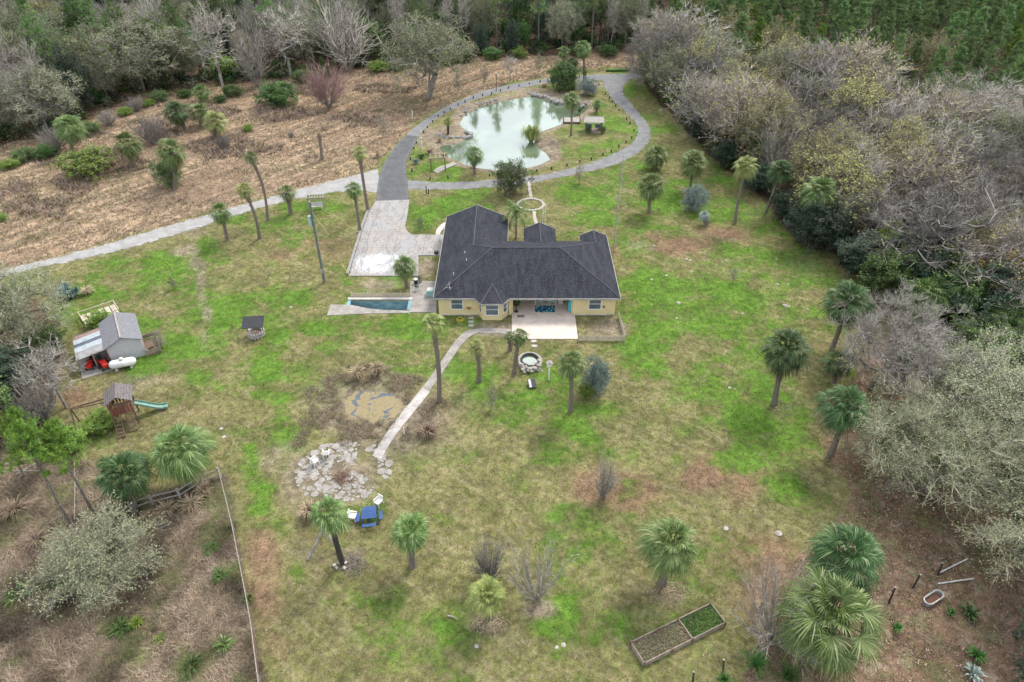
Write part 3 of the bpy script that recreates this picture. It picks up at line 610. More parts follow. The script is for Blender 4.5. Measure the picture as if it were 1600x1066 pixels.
# ------------------------------------------------------------------ palms
def fan_crown(seed, nf=44, nl=24, top=78, low=-48, petl=1.0, blade=1.0, wid=.034):
    global RNG
    RNG = np.random.default_rng(seed); VV = []; FF = []; o = 0
    for i in range(nf):
        u = i/(nf-1); el = R(top+(low-top)*u**1.0+RNG.uniform(-8, 8)); az = i*2.39996+RNG.uniform(-.25, .25)
        h = np.array([math.cos(az), math.sin(az), 0]); z = np.array([0, 0, 1.]); sd_ = np.array([-math.sin(az), math.cos(az), 0])
        pl = petl*RNG.uniform(.85, 1.15)*(.75+.35*math.sin(math.pi*u)); bl = blade*RNG.uniform(.75, 1.15)
        d = h*math.cos(el)+z*math.sin(el); p = d*pl+z*(-.10*pl*u)+np.array([0, 0, .05])
        el2 = el-R(20+22*u); dc = h*math.cos(el2)+z*math.sin(el2); nrm = np.cross(sd_, dc)*-1
        if nrm[2] < 0: nrm = -nrm
        # petiole
        v, f = tubes(np.array([[0, 0, 0.]]), p[None], np.array([.025]), np.array([.02]), 3); VV.append(v); FF.append(f+o); o += len(v)
        roll = RNG.uniform(-.35, .35); s2 = sd_*math.cos(roll)+nrm*math.sin(roll); n2 = np.cross(dc, s2)
        if n2[2] < 0: n2 = -n2
        a = np.linspace(-R(112), R(112), nl)+RNG.uniform(-.03, .03, nl)
        L = bl*(1-.32*np.abs(a)/R(112))*RNG.uniform(.8, 1.12, nl)
        dr = dc[None]*np.cos(a)[:, None]+s2[None]*np.sin(a)[:, None]+n2[None]*(np.abs(np.sin(a))*.28)[:, None]
        w = np.cross(dr, n2[None]); w /= np.linalg.norm(w, axis=1)[:, None]
        c = p[None]; m1 = c+dr*(L*.5)[:, None]-z*(.05*L)[:, None]; m2 = c+dr*(L*.8)[:, None]-z*(.24*L)[:, None]; e = c+dr*(L*.98)[:, None]-z*(.6*L)[:, None]
        W_ = wid*(L/bl)[:, None]
        V = np.stack([c+w*.008, c-w*.008, m1-w*W_, m1+w*W_, m2-w*W_*.55, m2+w*W_*.55, e+0*w], 1).reshape(-1, 3)
        V += np.array([0, 0, 0.])
        b = (np.arange(nl)*7)[:, None]
        FF.append(np.concatenate([b+np.array([0, 1, 2, 3]), b+np.array([3, 2, 4, 5])])+o); FF.append(b+np.array([5, 4, 6])+o); VV.append(V); o += len(V)
    q4 = np.concatenate([f for f in FF if f.shape[1] == 4]); q3 = np.concatenate([f for f in FF if f.shape[1] == 3])
    return np.concatenate(VV), [q4, q3]
def crown_mesh(kind, mat, seed):
    a = dict(sabal=dict(nf=44, low=-62), full=dict(nf=58, low=-80, nl=30, wid=.026), small=dict(nf=24, low=-35), low=dict(nf=30, low=-12, top=80), teal=dict(nf=46, nl=18, top=80, low=-70, petl=.25, blade=1.1, wid=.02))[kind]
    V, Fc = fan_crown(seed, **a); return npmesh('crown_'+kind, V, Fc, mat)
CROWN = {}
def crown(kind, mat, var):
    k = (kind, mat, var)
    if k not in CROWN: CROWN[k] = crown_mesh(kind, M[mat], 100+var*17+len(CROWN))
    return CROWN[k]
DEADC = {}
def dead_mesh(var):
    if var not in DEADC:
        V, Fc = fan_crown(400+var, nf=16, nl=14, top=-32, low=-84, petl=1.0, blade=.85, wid=.03); DEADC[var] = npmesh('dead_fronds', V, Fc, M['dead_frond'])
    return DEADC[var]
PC = [0]
def palm(bx, by, cx, cy, rpx, label, kind='sabal', mat='palm', tr=.14, tmat='palm_bark', dead=True, group='cabbage palms around the lawn', bend=.0, name='palm_tree'):
    PC[0] += 1; b = at(bx, by); c = topz(b, cx, cy)
    if c.z < .5: c.z = .5
    d = (c-Vector((0, 0, CAMH))).length; r = rpx/F*d; s = r/1.75
    rt = empty(name, (b.x, b.y, 0), 0, label, 'palm tree', group)
    h = c.z-.1; n = max(5, int(h/.3)); pts = []; rad = []
    off = Vector((c.x-b.x, c.y-b.y, 0)); bd = Vector((random.uniform(-1, 1), random.uniform(-1, 1), 0))*(bend+.03)*h
    for i in range(n+1):
        t = i/n; p = off*t+Vector((0, 0, -.15+(h+.15)*t))+bd*math.sin(math.pi*t)*.5
        pts.append(p); rad.append(tr*(1.12-.22*min(1, t*4)+.0)*(1+random.uniform(-.09, .09))*(1 if t < .8 else 1.25))
    rad = [q_*1.5 for q_ in rad]; MB().tube(pts, rad, 9).build('trunk', M[tmat], rt)
    # old leaf bases below the crown
    mb = MB(); k = 0
    for i in range(26):
        t = random.uniform(.72, 1) if h > 2 else random.uniform(.3, 1); j = min(n, int(t*n)); p = pts[j]; az = random.uniform(0, 6.28); u = Vector((math.cos(az), math.sin(az), 0))
        mb.bar(p+u*tr*1.1, p+u*(tr*1.35+.16)+Vector((0, 0, .25)), .08, .03)
    mb.build('leaf_base', M['boots'] if tmat != 'char_bark' else M['char_bark'], rt)
    co = link('crown', crown(kind, mat, PC[0] % 6), rt, tuple(off+Vector((0, 0, c.z-.15)))); co.rotation_euler = (random.uniform(-.22, .22), random.uniform(-.22, .22), random.uniform(0, 6.28)); co.scale = (s, s, s*random.uniform(.92, 1.05))
    if dead and h > 1.2:
        do = link('dead_fronds', dead_mesh(PC[0] % 3), rt, tuple(off+Vector((0, 0, c.z-.2)))); do.rotation_euler = (0, 0, random.uniform(0, 6.28)); do.scale = (s*.95,)*3
    return rt
G1 = 'cabbage palms in the straw field'; G2 = 'cabbage palms along the gravel road'; G3 = 'cabbage palms around the pond'; G4 = 'cabbage palms on the back lawn'; G5 = 'cabbage palms along the right-hand wood'; G6 = 'cabbage palms at the fenced weed plot'
for a in [
 (112,240,108,197,21,'bushy palm nearest the left wood in the straw field','full','palm',.18,G1),
 (204,262,198,223,20,'palm with a second thin trunk beside it, left of the straw field','sabal','palm',.17,G1),
 (273,297,266,234,22,'tall palm with shrubby green base in the middle of the straw field','full','palm',.2,G1),
 (290,203,275,173,19,'dark palm behind the pair of low palms at the wood edge','full','palm_dark',.2,G1),
 (334,215,335,191,19,'low bright green palm, right one of the touching pair','low','palm_yellow',.2,G1),
 (314,198,312,175,17,'low green palm, left one of the touching pair','low','palm',.2,G1),
 (316,160,314,145,14,'small palm farthest back at the wood edge','low','palm',.18,G1),
 (355,375,343,330,17,'short palm at the left end of the road row','sabal','palm',.15,G2),
 (405,373,381,295,14,'slender curved palm beside the shortest one of the road row','small','palm_yellow',.14,G2),
 (418,345,391,244,12,'tallest thin palm of the road row, crossing the gravel road','small','palm',.13,G2),
 (455,335,448,299,15,'stocky shaggy palm left of the timber arbor','small','palm',.2,G2),
 (563,362,552,294,14,'thin palm left of the driveway wall','sabal','palm',.13,G2),
 (575,330,561,237,14,'tall yellowish palm beside the top corner of the driveway','small','palm_yellow',.15,G2),
 (742,272,741,240,16,'palm on the near bank of the pond','sabal','palm',.15,G3),
 (892,212,893,155,15,'slim palm between the dock and the pavilion','sabal','palm',.12,G3),
 (912,128,911,73,14,'tallest palm behind the pond','full','palm',.15,G3),
 (882,122,881,80,11,'left thin palm of the group behind the pond','small','palm',.13,G3),
 (897,128,894,98,11,'dark short palm in the middle of the group behind the pond','sabal','palm_dark',.15,G3),
 (917,128,914,108,6,'yellowing small palm at the right of the group behind the pond','small','palm_yellow',.15,G3),
 (932,176,933,163,9,'tiny silvery palm behind the pavilion','low','palm',.12,G3),
 (636,450,632,415,21,'full palm on the terrace between driveway and house','sabal','palm',.15,G4),
 (686,628,676,503,22,'tall leaning palm beside the concrete path','small','palm_yellow',.15,G4),
 (748,597,744,540,15,'small yellowish palm right of the concrete path','small','palm_yellow',.15,G4),
 (803,585,812,523,17,'slim dark-trunked palm beside the stone fish pond','sabal','palm',.14,G4),
 (797,548,796,523,10,'small palm at the patio corner behind the slim one','small','palm',.16,G4),
 (892,643,893,565,26,'palm right of the bird house post','sabal','palm',.15,G4),
 (644,885,641,828,33,'palm right of the blue table','sabal','palm',.17,G4),
 (765,965,760,928,32,'low bright green palm beside the dead bushes','low','palm_yellow',.17,G4),
 (1034,912,1048,848,49,'big pale green palm above the timber bed','full','palm',.2,G4),
 (1272,1030,1298,960,70,'largest palm, in the foreground at lower right','full','palm',.24,G5),
 (1296,950,1325,868,56,'dark broad palm behind the largest one','full','palm_dark',.24,G5),
 (1297,710,1322,634,39,'round headed palm nearest the grey oaks','full','palm_dark',.16,G5),
 (1210,632,1230,545,39,'palm with brown skirt standing alone on the right lawn','full','palm_dark',.17,G5),
 (1300,545,1326,469,36,'tall palm behind the lone brown-skirted one','full','palm_dark',.16,G5),
 (1302,600,1311,565,25,'small half hidden palm between three round palms','small','palm_dark',.16,G5),
 (1196,333,1221,264,21,'dark palm with long pale leaning trunk at the wood edge','full','palm_dark',.13,G5),
 (1148,350,1166,258,20,'palm with thin pale trunk left of the leaning one','sabal','palm_yellow',.13,G5),
 (1272,380,1281,298,27,'palm rising over the dark round tree at the wood edge','sabal','palm',.2,G5),
 (1077,298,1084,252,23,'round palm behind the silvery bush','full','palm',.14,G5),
 (1014,333,1018,287,24,'round palm with dark trunk left of the silvery bush','full','palm',.15,G5),
 (1024,265,1026,241,20,'round palm closest to the gravel loop','full','palm',.16,G5),
 (1190,270,1198,220,23,'blue green palm in the edge of the grey wood','full','palm_dark',.2,G5),
 (1430,520,1443,463,33,'pale palm against the dark wood at right','full','palm',.2,G5),
 (1490,520,1508,448,34,'dark palm under the orange-tinted tree','full','palm_dark',.2,G5),
 (1562,560,1583,497,36,'palm at the right picture edge above the grey oaks','full','palm',.2,G5),
 (190,800,192,738,38,'palm with dark leaning trunks behind the fenced plot','full','palm_dark',.15,G6),
 (298,762,281,700,44,'broad pale palm over the fence corner','full','palm',.2,G6)]:
    bx, by, cx, cy, r, lab, kd, mt, tr, g = a
    palm(bx, by, cx, cy, r*.98, lab, kd, mt, tr, group=g, bend=.12 if 'curved' in lab or 'tallest thin' in lab else .03)
palm(1460,575,1452,548,24,'small dark palm between the leaning bare tree and the grey oaks','small','palm_dark',.18,group=G5)
palm(1415,600,1408,570,20,'small palm low beside the bare leaning tree','low','palm_dark',.18,group=G5)
palm(1545,480,1556,440,26,'dark palm behind the orange-tinted tree','full','palm_dark',.2,group=G5)
palm(535,880,513,802,31,'burnt palm with black leaning trunk beside the blue table','sabal','palm',.14,'char_bark',group=G4)
palm(700,210,700,189,9,'little yellow-green cycad with dark leaning trunk on the stone spit','low','palm_yellow',.14,'char_bark',dead=False,group=G3)
palm(503,250,498,209,3,'almost headless palm trunk standing in the straw field','low','palm_yellow',.17,dead=False,group=G1)
palm(1103,352,1101,334,15,'silvery rounded yucca with short stem on the far lawn','teal','silver',.2,dead=False,group='silver plants on the far lawn',name='yucca')['category'] = 'yucca'
palm(210,806,206,742,20,'second palm touching the dark leaning one, at the wire fence','small','palm_dark',.13,group=G6)
# feathered palm at the entrance
def feather():
    VV = []; FF = []; o = 0
    for i in range(22):
        az = i*2.39996; el = R(78-i*4.6); h = np.array([math.cos(az), math.sin(az), 0]); z = np.array([0, 0, 1.]); s = np.array([-math.sin(az), math.cos(az), 0]); n = 22
        t = np.linspace(0, 1, n); ang = el-t*R(80); step = np.stack([np.cos(ang)]*3, 1)*h+np.stack([np.sin(ang)]*3, 1)*z
        P = np.cumsum(step*(2.7/n), 0); T = step; 
        for sg in (-1, 1):
            L = .62*np.sin(np.pi*np.clip(t*.9+.1, 0, 1))**.6; e = P+(s*sg*.85+T*.45-z*.45)*L[:, None]; w = T*.055
            V = np.stack([P-w, P+w, e], 1).reshape(-1, 3); VV.append(V); FF.append(np.arange(3*n).reshape(-1, 3)+o); o += 3*n
    return npmesh('feather_crown', np.concatenate(VV), [np.concatenate(FF)], M['palm'])
b = at(806, 373); c = topz(b, 806, 332); rt = empty('palm_tree', b, 0, 'feathery queen palm in the front court of the house', 'palm tree')
MB().tube([(0, 0, -.1), (.05, 0, c.z/2), (0, 0, c.z)], [.16, .12, .1], 9).build('trunk', M['bark_pale'], rt); link('crown', feather(), rt, (0, 0, c.z)).scale = (.85, .85, 1)
# ------------------------------------------------------------------ broad trees
def skeleton(h, th, rx, rz, npts, zc=None, rin=.45, trunks=1, lean=0, tr=.2, tip=.018, flat=.0):
    zc = zc or (h-rz); v = rnd3(npts)*RNG.uniform(0, 1, npts)[:, None]**rin
    bumps = 1+.32*np.sin(v[:, 0]*7+RNG.uniform(0, 6))*np.sin(v[:, 1]*6+RNG.uniform(0, 6))
    P = v*np.array([rx, rx, rz])*bumps[:, None]+np.array([lean, 0, zc]); P = P[P[:, 2] > th*.75]
    pos = []; par = []
    for k in range(trunks):
        a = RNG.uniform(0, 6.28); sp_ = .0 if trunks == 1 else .2*h; nn = max(3, int(th/.6)); prev = -1
        for i in range(nn+1):
            t = i/nn; pos.append(np.array([lean*t*.6+math.cos(a)*sp_*t+RNG.normal(0, .04), math.sin(a)*sp_*t+RNG.normal(0, .04), -.2+(th+.2)*t])); par.append(prev); prev = len(pos)-1
    base = np.array([lean*.6, 0, th]); order = np.argsort(np.linalg.norm(P-base, axis=1)+RNG.uniform(0, .5, len(P)))
    arr = np.zeros((len(pos)+len(P), 3)); arr[:len(pos)] = pos; n = len(pos); n0 = n
    for i in order:
        d = np.linalg.norm(arr[:n]-P[i], axis=1)+np.maximum(0, arr[:n, 2]-P[i][2])*.5; d[:n0] += th*.15; j = int(np.argmin(d)); arr[n] = P[i]; par.append(j); n += 1
    par = np.array(par); w = np.zeros(n); ch = np.zeros(n, int)
    for i in range(n-1, -1, -1):
        if ch[i] == 0: w[i] = tip**2.3
        if par[i] >= 0: w[par[i]] += w[i]; ch[par[i]] += 1
    r = w**(1/2.3); r *= 1; mx = r[:n0].max(); r = r**1.0*np.clip(tr/mx, .3, 3) if mx > 0 else r
    r = np.maximum(r, tip)
    ok = par >= 0; return arr, par, r, ok, n0
def twigs(A, n0, per, L, sub, th0=.012, upb=.35, cen=None):
    P = np.repeat(A[n0:], per, 0); c = cen if cen is not None else A[n0:].mean(0); out = P-c; out /= np.linalg.norm(out, axis=1)[:, None]+1e-6
    d = rnd3(len(P))+out*.8+np.array([0, 0, upb]); d /= np.linalg.norm(d, axis=1)[:, None]; l = L*RNG.uniform(.5, 1.3, len(P))[:, None]
    E = P+d*l; parts = [spikes(P, E, np.full(len(P), th0))]; tips = [E]
    for k in range(sub):
        t = RNG.uniform(.25, .9, len(P))[:, None]; Q = P+d*l*t; d2 = d+rnd3(len(P))*.9+np.array([0, 0, .15]); d2 /= np.linalg.norm(d2, axis=1)[:, None]
        E2 = Q+d2*l*RNG.uniform(.35, .7, len(P))[:, None]; parts.append(spikes(Q, E2, np.full(len(P), th0*.75))); tips.append(E2)
    return parts, np.concatenate(tips)
def tree_tmpl(seed, h=12, th=3.5, rx=4.5, rz=4, npts=260, per=6, L=1.0, sub=3, tw=.013, leaves=0, lf=(.16, .08), lmat='oak_grey', bmat='bark', tmat='twig_grey', jit=.3, upb=.35, **kw):
    """returns list of (part name, mesh)"""
    global RNG
    RNG = np.random.default_rng(seed); A, par, r, ok, n0 = skeleton(h, th, rx, rz, npts, **kw)
    big = ok & (r > .0); i = np.where(big)[0]; V, Fq = tubes(A[par[i]], A[i], r[par[i]]*.92 if False else np.minimum(r[par[i]], r[i]*1.35), r[i], 5)
    out = [('trunk', npmesh('trunk', V, [Fq], M[bmat], True))]
    tip = None
    if per:
        tp, tip = twigs(A, n0, per, L, sub, tw, upb); 
    else: tip = np.repeat(A[n0:], 6, 0)
    if leaves:
        P = tip[RNG.integers(0, len(tip), leaves)]+rnd3(leaves)*jit*RNG.uniform(0, 1, leaves)[:, None]; V, Fq = diamonds(P, *lf)
        out.append(('crown', npmesh('foliage', V, [Fq], M[lmat])))
        if per: V, Fq = merge(tp); out.append(('twigs', npmesh('twigs', V, Fq, M[tmat])))
    elif per:
        V, Fq = merge(tp); out.append(('crown', npmesh('twigs', V, Fq, M[tmat])))
    return out
def pine_tmpl(seed, h=18, r=2.6, low=.5, nb=46, lmat='pine', tuft=16, tl=.42, lw=.035):
    global RNG
    RNG = np.random.default_rng(seed); k = 9; zz = np.linspace(-.2, h, k); wob = np.cumsum(RNG.normal(0, .05, (k, 2)), 0); A = np.concatenate([wob, zz[:, None]], 1); rad = .2*(1-zz/h*.85)
    parts = [tubes(A[:-1], A[1:], rad[:-1], rad[1:], 6)]; z = h*(low+(1-low)*RNG.uniform(0, 1, nb)**.8); t = (z/h-low)/(1-low); az = RNG.uniform(0, 6.28, nb); L = r*(1-t*.75)*RNG.uniform(.5, 1.1, nb)*np.clip(t*3+.5, 0, 1)
    P0 = np.stack([np.interp(z, zz, A[:, 0]), np.interp(z, zz, A[:, 1]), z], 1); d = np.stack([np.cos(az), np.sin(az), .25+.3*t], 1); P1 = P0+d*L[:, None]
    parts.append(tubes(P0, P1, np.full(nb, .035), np.full(nb, .012), 3)); V, Fq = merge(parts); out = [('trunk', npmesh('pine_trunk', V, Fq, M['bark'], True))]
    c = np.concatenate([P0+(P1-P0)*f+rnd3(nb)*.3*L[:, None]*f for f in (.45, .65, .8, .92, 1.0, 1.0)]+[A[-1:]+rnd3(8)*.4]); n = len(c); P = np.repeat(c, tuft, 0); dd = rnd3(len(P)); dd[:, 2] += .35
    V, Fq = spikes(P, P+dd*tl*RNG.uniform(.7, 1.2, len(P))[:, None], np.full(len(P), lw)); out.append(('crown', npmesh('needles', V, [Fq], M[lmat]))); return out
TM = {}
def T(name, fn, **kw): TM[name] = fn(**kw)
for v in range(4): T('bare%d' % v, tree_tmpl, seed=20+v, h=12, th=3.0, rx=3.5, rz=4.8, npts=150, per=5, L=1.45, sub=3, tw=.042, tip=.045, upb=.8, tmat=['twig_grey', 'twig_brown', 'twig_white', 'twig_lichen'][v], bmat=['bark_pale', 'bark', 'bark_pale', 'bark_pale'][v], leaves=[0, 1500, 900, 2600][v], lf=(.12, .06), lmat=['oak_grey', 'oak_olive', 'oak_olive', 'oak_grey'][v], rin=.6)
for v in range(2): T('budding%d' % v, tree_tmpl, seed=30+v, h=12, th=3.0, rx=4.2, rz=4.6, npts=220, per=6, L=1.2, sub=3, tw=.025, tmat='twig_lichen', leaves=6500, lf=(.12, .07), lmat='oak_olive', jit=.4)
for v in range(3): T('mossoak%d' % v, tree_tmpl, seed=40+v, h=11, th=2.6, rx=5, rz=4, npts=320, per=7, L=.9, sub=3, tw=.02, tmat='twig_grey', leaves=15000, lf=(.11, .05), lmat=['oak_grey', 'oak_green', 'oak_grey'][v], jit=.45)
for v in range(3): T('evergreen%d' % v, tree_tmpl, seed=50+v, h=11, th=1.6, rx=3.6, rz=4.8, npts=260, per=6, L=.8, sub=2, tw=.015, leaves=13000, lf=(.17, .09), lmat=['oak_green', 'ever_dark', 'bush_green'][v], jit=.45)
for v in range(2): T('slim%d' % v, tree_tmpl, seed=60+v, h=15, th=4, rx=2.5, rz=5, npts=90, per=4, L=1.5, sub=3, tw=.036, tip=.045, upb=.8, tmat='twig_white', bmat='bark_pale', rin=.6)
for v in range(3): T('pine%d' % v, pine_tmpl, seed=70+v, h=18, lmat='pine', low=.42, nb=60)
for v in range(2): T('youngpine%d' % v, pine_tmpl, seed=75+v, h=13, r=2.4, low=.25, nb=80, lmat=['pine', 'pine_yel'][v], tuft=18)
T('cedar', tree_tmpl, seed=81, h=7.5, th=.6, rx=3.1, rz=3.6, npts=300, per=6, L=.6, sub=2, leaves=26000, lf=(.1, .045), lmat='ever_dark', jit=.35)
T('roundbush', tree_tmpl, seed=82, h=4, th=.3, rx=2.2, rz=1.9, npts=200, per=6, L=.5, sub=2, leaves=15000, lf=(.09, .045), lmat='bush_green', jit=.25, tr=.08)
T('olivebush', tree_tmpl, seed=83, h=4, th=.4, rx=2.1, rz=1.9, npts=200, per=7, L=.5, sub=2, leaves=11000, lf=(.08, .04), lmat='oak_green', jit=.25, tr=.1)
T('silverbush', tree_tmpl, seed=84, h=3, th=.2, rx=1.5, rz=1.4, npts=140, per=7, L=.5, sub=2, leaves=9000, lf=(.09, .02), lmat='agave', jit=.25, tr=.06)
T('limebush', tree_tmpl, seed=85, h=3.5, th=.3, rx=2, rz=1.7, npts=140, per=6, L=.5, sub=2, leaves=8000, lf=(.11, .06), lmat='lime', jit=.3, tr=.08)
T('lichenbush', tree_tmpl, seed=89, h=3.6, th=.3, rx=3.4, rz=2.0, npts=200, per=8, L=.9, sub=3, tw=.014, tmat='twig_lichen', trunks=5, tr=.09, leaves=9000, lf=(.07, .035), lmat='moss', jit=.35)
T('sapling', tree_tmpl, seed=90, h=2.8, th=.9, rx=.7, rz=1.1, npts=40, per=7, L=.45, sub=3, tw=.011, tmat='twig_brown', tr=.04, leaves=300, lf=(.07, .04), lmat='oak_grey')
T('deadtree', tree_tmpl, seed=91, h=8, th=2.6, rx=2.6, rz=3.2, npts=75, per=7, L=1.1, sub=3, tw=.018, tmat='twig_white', bmat='bark_pale', tr=.14, rin=.7, tip=.03)
for v in range(3): T('lawnoak%d' % v, tree_tmpl, seed=92+v, h=7.5, th=1.8, rx=5.2, rz=2.4, npts=250, per=8, L=1.0, sub=4, tw=.018, tmat='twig_lichen', leaves=14000, lf=(.07, .035), lmat=['oak_grey', 'moss', 'moss'][v], jit=.45, tr=.26, rin=.5)
T('bigoak', tree_tmpl, seed=96, h=13, th=5.5, rx=7, rz=4.6, npts=330, per=6, L=1.2, sub=3, tw=.03, tmat='twig_lichen', leaves=9000, lf=(.14, .07), lmat='oak_grey', trunks=5, tr=.4, jit=.5, bmat='bark_pale', rin=.6)
T('barelawn', tree_tmpl, seed=97, h=8, th=2.4, rx=4, rz=3.2, npts=300, per=10, L=.9, sub=4, tw=.013, tmat='twig_grey', tr=.17, lean=1.2)
T('orangetree', tree_tmpl, seed=98, h=10, th=2, rx=4, rz=4.2, npts=260, per=6, L=.8, sub=2, leaves=15000, lf=(.15, .07), lmat='orange', jit=.4)
def fanbush(seed, h, spread, n=26, tw=.02, tmat='twig_white', per=9, curve=.2):
    """many straight stems fanning up from one foot, each with side twigs"""
    global RNG
    RNG = np.random.default_rng(seed); az = RNG.uniform(0, 6.28, n); o_ = spread*RNG.uniform(.1, 1, n)**.7; L = h*RNG.uniform(.6, 1.05, n)
    E = np.stack([np.cos(az)*o_, np.sin(az)*o_, L*(1-.35*(o_/spread)**2)], 1); P = np.stack([np.cos(az), np.sin(az), np.zeros(n)], 1)*.12; Mi = (P+E)/2+np.stack([np.cos(az), np.sin(az), np.zeros(n)-.3], 1)*(curve*o_)[:, None]*.4
    V, Fq = merge([tubes(P, Mi, np.full(n, .05), np.full(n, .034), 5), tubes(Mi, E, np.full(n, .034), np.full(n, .012), 4)]); out = [('trunk', npmesh('stems', V, Fq, M['bark_pale'], True))]
    t = RNG.uniform(.25, 1, (n, per)); B = np.where(t[..., None] < .5, P[:, None]+(Mi-P)[:, None]*(t[..., None]*2), Mi[:, None]+(E-Mi)[:, None]*(t[..., None]*2-1)).reshape(-1, 3); d = np.repeat((E-P)/np.linalg.norm(E-P, axis=1)[:, None], per, 0)+rnd3(n*per)*.75; l = h*.28*RNG.uniform(.4, 1.2, len(B))[:, None]; T1 = B+d*l; pr = [spikes(B, T1, np.full(len(B), tw))]
    for k in range(3): Q = B+d*l*RNG.uniform(.2, .9, len(B))[:, None]; pr.append(spikes(Q, Q+(d+rnd3(len(B))*.8)*l*.5, np.full(len(B), tw*.7)))
    V, Fq = merge(pr); out.append(('crown', npmesh('twigs', V, Fq, M[tmat]))); return out
T('thintwig', fanbush, seed=191, h=3.2, spread=3.0, n=46, per=16, tw=.013); T('whitebush', fanbush, seed=186, h=3.6, spread=3.0, n=24, per=6, tw=.022); T('whitetwig', fanbush, seed=187, h=2.2, spread=1.3, n=34, per=10, tw=.014); T('greybush', fanbush, seed=188, h=2.4, spread=2.0, n=60, per=9, tw=.017, tmat='twig_grey'); T('lawnpine', pine_tmpl, seed=78, h=13, r=3.4, low=.6, nb=40, lmat='pine_yel', tuft=13, tl=.5, lw=.04); T('maple', fanbush, seed=189, h=6.5, spread=2.3, n=34, per=14, tw=.03, tmat='twig_red'); T('fantree', fanbush, seed=190, h=12, spread=3.2, n=22, per=9, tw=.05, tmat='twig_white')
def plant(tm, loc, s, sz=None, rz=None, name='tree', label=None, cat='tree', group=None):
    rt = empty(name, (loc[0], loc[1], 0), random.uniform(0, 6.28) if rz is None else rz, label, cat, group, (s, s, sz or s))
    for pn, me in TM[tm]: link(pn, me, rt)
    return rt
HT = dict(fantree=12, thintwig=3.2, maple=6.5, cedar=7.5, roundbush=4, olivebush=4, silverbush=3, limebush=3.5, whitebush=3.6, whitetwig=2.2, greybush=2.4, lichenbush=3.6, sapling=2.8, deadtree=8, bigoak=13, barelawn=8, orangetree=10, lawnoak0=7.5, lawnoak1=7.5, lawnoak2=7.5)
def put(tm, bx, by, topy, wpx, label, name='tree', cat='tree', group=None, rz=None, rx0=None):
    """base position, crown top row and crown width as measured"""
    b = at(bx, by); z = topz(b, bx+(bx-800)*.0, topy).z; d = (b-Vector((0, 0, CAMH))).length
    rx = dict(fantree=3.6, thintwig=3.4, maple=2.6, cedar=3.3, roundbush=2.3, olivebush=2.2, silverbush=1.7, limebush=2.2, whitebush=2.4, whitetwig=1.5, greybush=2.3, lichenbush=3.8, sapling=1, deadtree=3.3, bigoak=7.6, barelawn=4.7, orangetree=4.5, lawnoak0=5.8, lawnoak1=5.8, lawnoak2=5.8, slim0=3.4, slim1=3.4).get(tm, 5)
    h = HT.get(tm, 12 if tm.startswith(('bare', 'budd')) else 11 if tm.startswith(('moss', 'ever')) else 15 if tm.startswith('slim') else 18)
    s = wpx/2/F*d/rx; return plant(tm, b, s, max(.3, z/h), rz, name, label, cat, group)
put('fantree',545,112,22,80,'pale fan-shaped bare tree left of the huge grey oak','tree','bare tree')
put('mossoak0',226,143,30,120,'grey mossy oak with pale trunk at the left wood edge','oak_tree','oak tree')
put('mossoak2',63,205,110,110,'mossy oak with dark leaning trunk at the left wood edge','oak_tree','oak tree')
put('roundbush',435,163,132,52,'dark glossy round bush at the far edge of the straw field','shrub','shrub')
put('maple',514,168,100,54,'reddish flowering maple standing alone in the straw field','tree','maple tree')
put('bigoak',668,155,32,150,'huge grey oak with several trunks behind the paved road','oak_tree','oak tree')
put('olivebush',798,303,252,54,'round olive-green tree between house roof and gravel loop','tree','tree')
put('silverbush',1083,330,293,36,'blue-grey rounded bush beside the silvery yucca','shrub','shrub')
put('cedar',1272,388,310,86,'dense dark rounded tree at the right wood edge, in front of a palm','tree','evergreen tree')
put('barelawn',1356,606,470,180,'leafless grey tree leaning among the palms on the right','tree','bare tree',rz=0)
put('lawnoak0',1450,770,640,230,'wide grey-green oak reaching over the lawn at the right','oak_tree','oak tree','grey oaks on the right')
put('lawnoak1',1560,700,560,220,'grey oak at the right edge below the dark palms','oak_tree','oak tree','grey oaks on the right')
put('lawnoak2',1400,735,655,170,'pale lichen-grey oak closest to the round headed palm','oak_tree','oak tree','grey oaks on the right')
put('lawnoak0',1600,860,700,240,'dark-limbed oak at the right picture edge above the trough','oak_tree','oak tree','grey oaks on the right')
put('lawnoak1',1500,640,560,150,'smaller grey oak standing behind the wide ones','oak_tree','oak tree','grey oaks on the right')
put('lawnoak2',1640,960,800,200,'mossy oak cut by the right picture edge at the bottom','oak_tree','oak tree','grey oaks on the right')
put('evergreen1',1620,1070,900,110,'dark bush in the bottom right corner of the yard','shrub','shrub')
put('whitetwig',942,777,722,44,'small pale leafless bush alone on the lower lawn','shrub','bare shrub')
put('whitebush',838,938,850,84,'white leafless many-stemmed bush on the lower lawn','shrub','bare shrub')
put('greybush',765,905,858,66,'grey purple dead bush behind the low bright palm','shrub','bare shrub')
put('thintwig',1205,1000,905,150,'wide pale leafless bush left of the largest palm','shrub','bare shrub')
put('lichenbush',165,905,830,150,'big lichen-pale bush in the fenced weed plot','shrub','shrub')
put('deadtree',103,637,525,90,'white dead tree left of the playset','tree','dead tree')
put('greybush',70,655,600,90,'pale twiggy thicket under the white dead tree','shrub','bare shrub')
put('sapling',768,642,608,22,'thin young tree on the lawn right of the brown root ball','sapling','sapling')
put('sapling',1145,441,420,16,'thin sapling in the bright green grass right of the house','sapling','sapling')
put('sapling',272,452,432,14,'tiny bare sapling behind the shed','sapling','sapling')
put('sapling',254,545,514,22,'bare sapling at the right side of the shed','sapling','sapling')
put('sapling',657,360,340,18,'little bare tree in the lawn above the driveway','sapling','sapling')
put('sapling',905,288,258,18,'bare sapling beside the near bend of the loop','sapling','sapling')
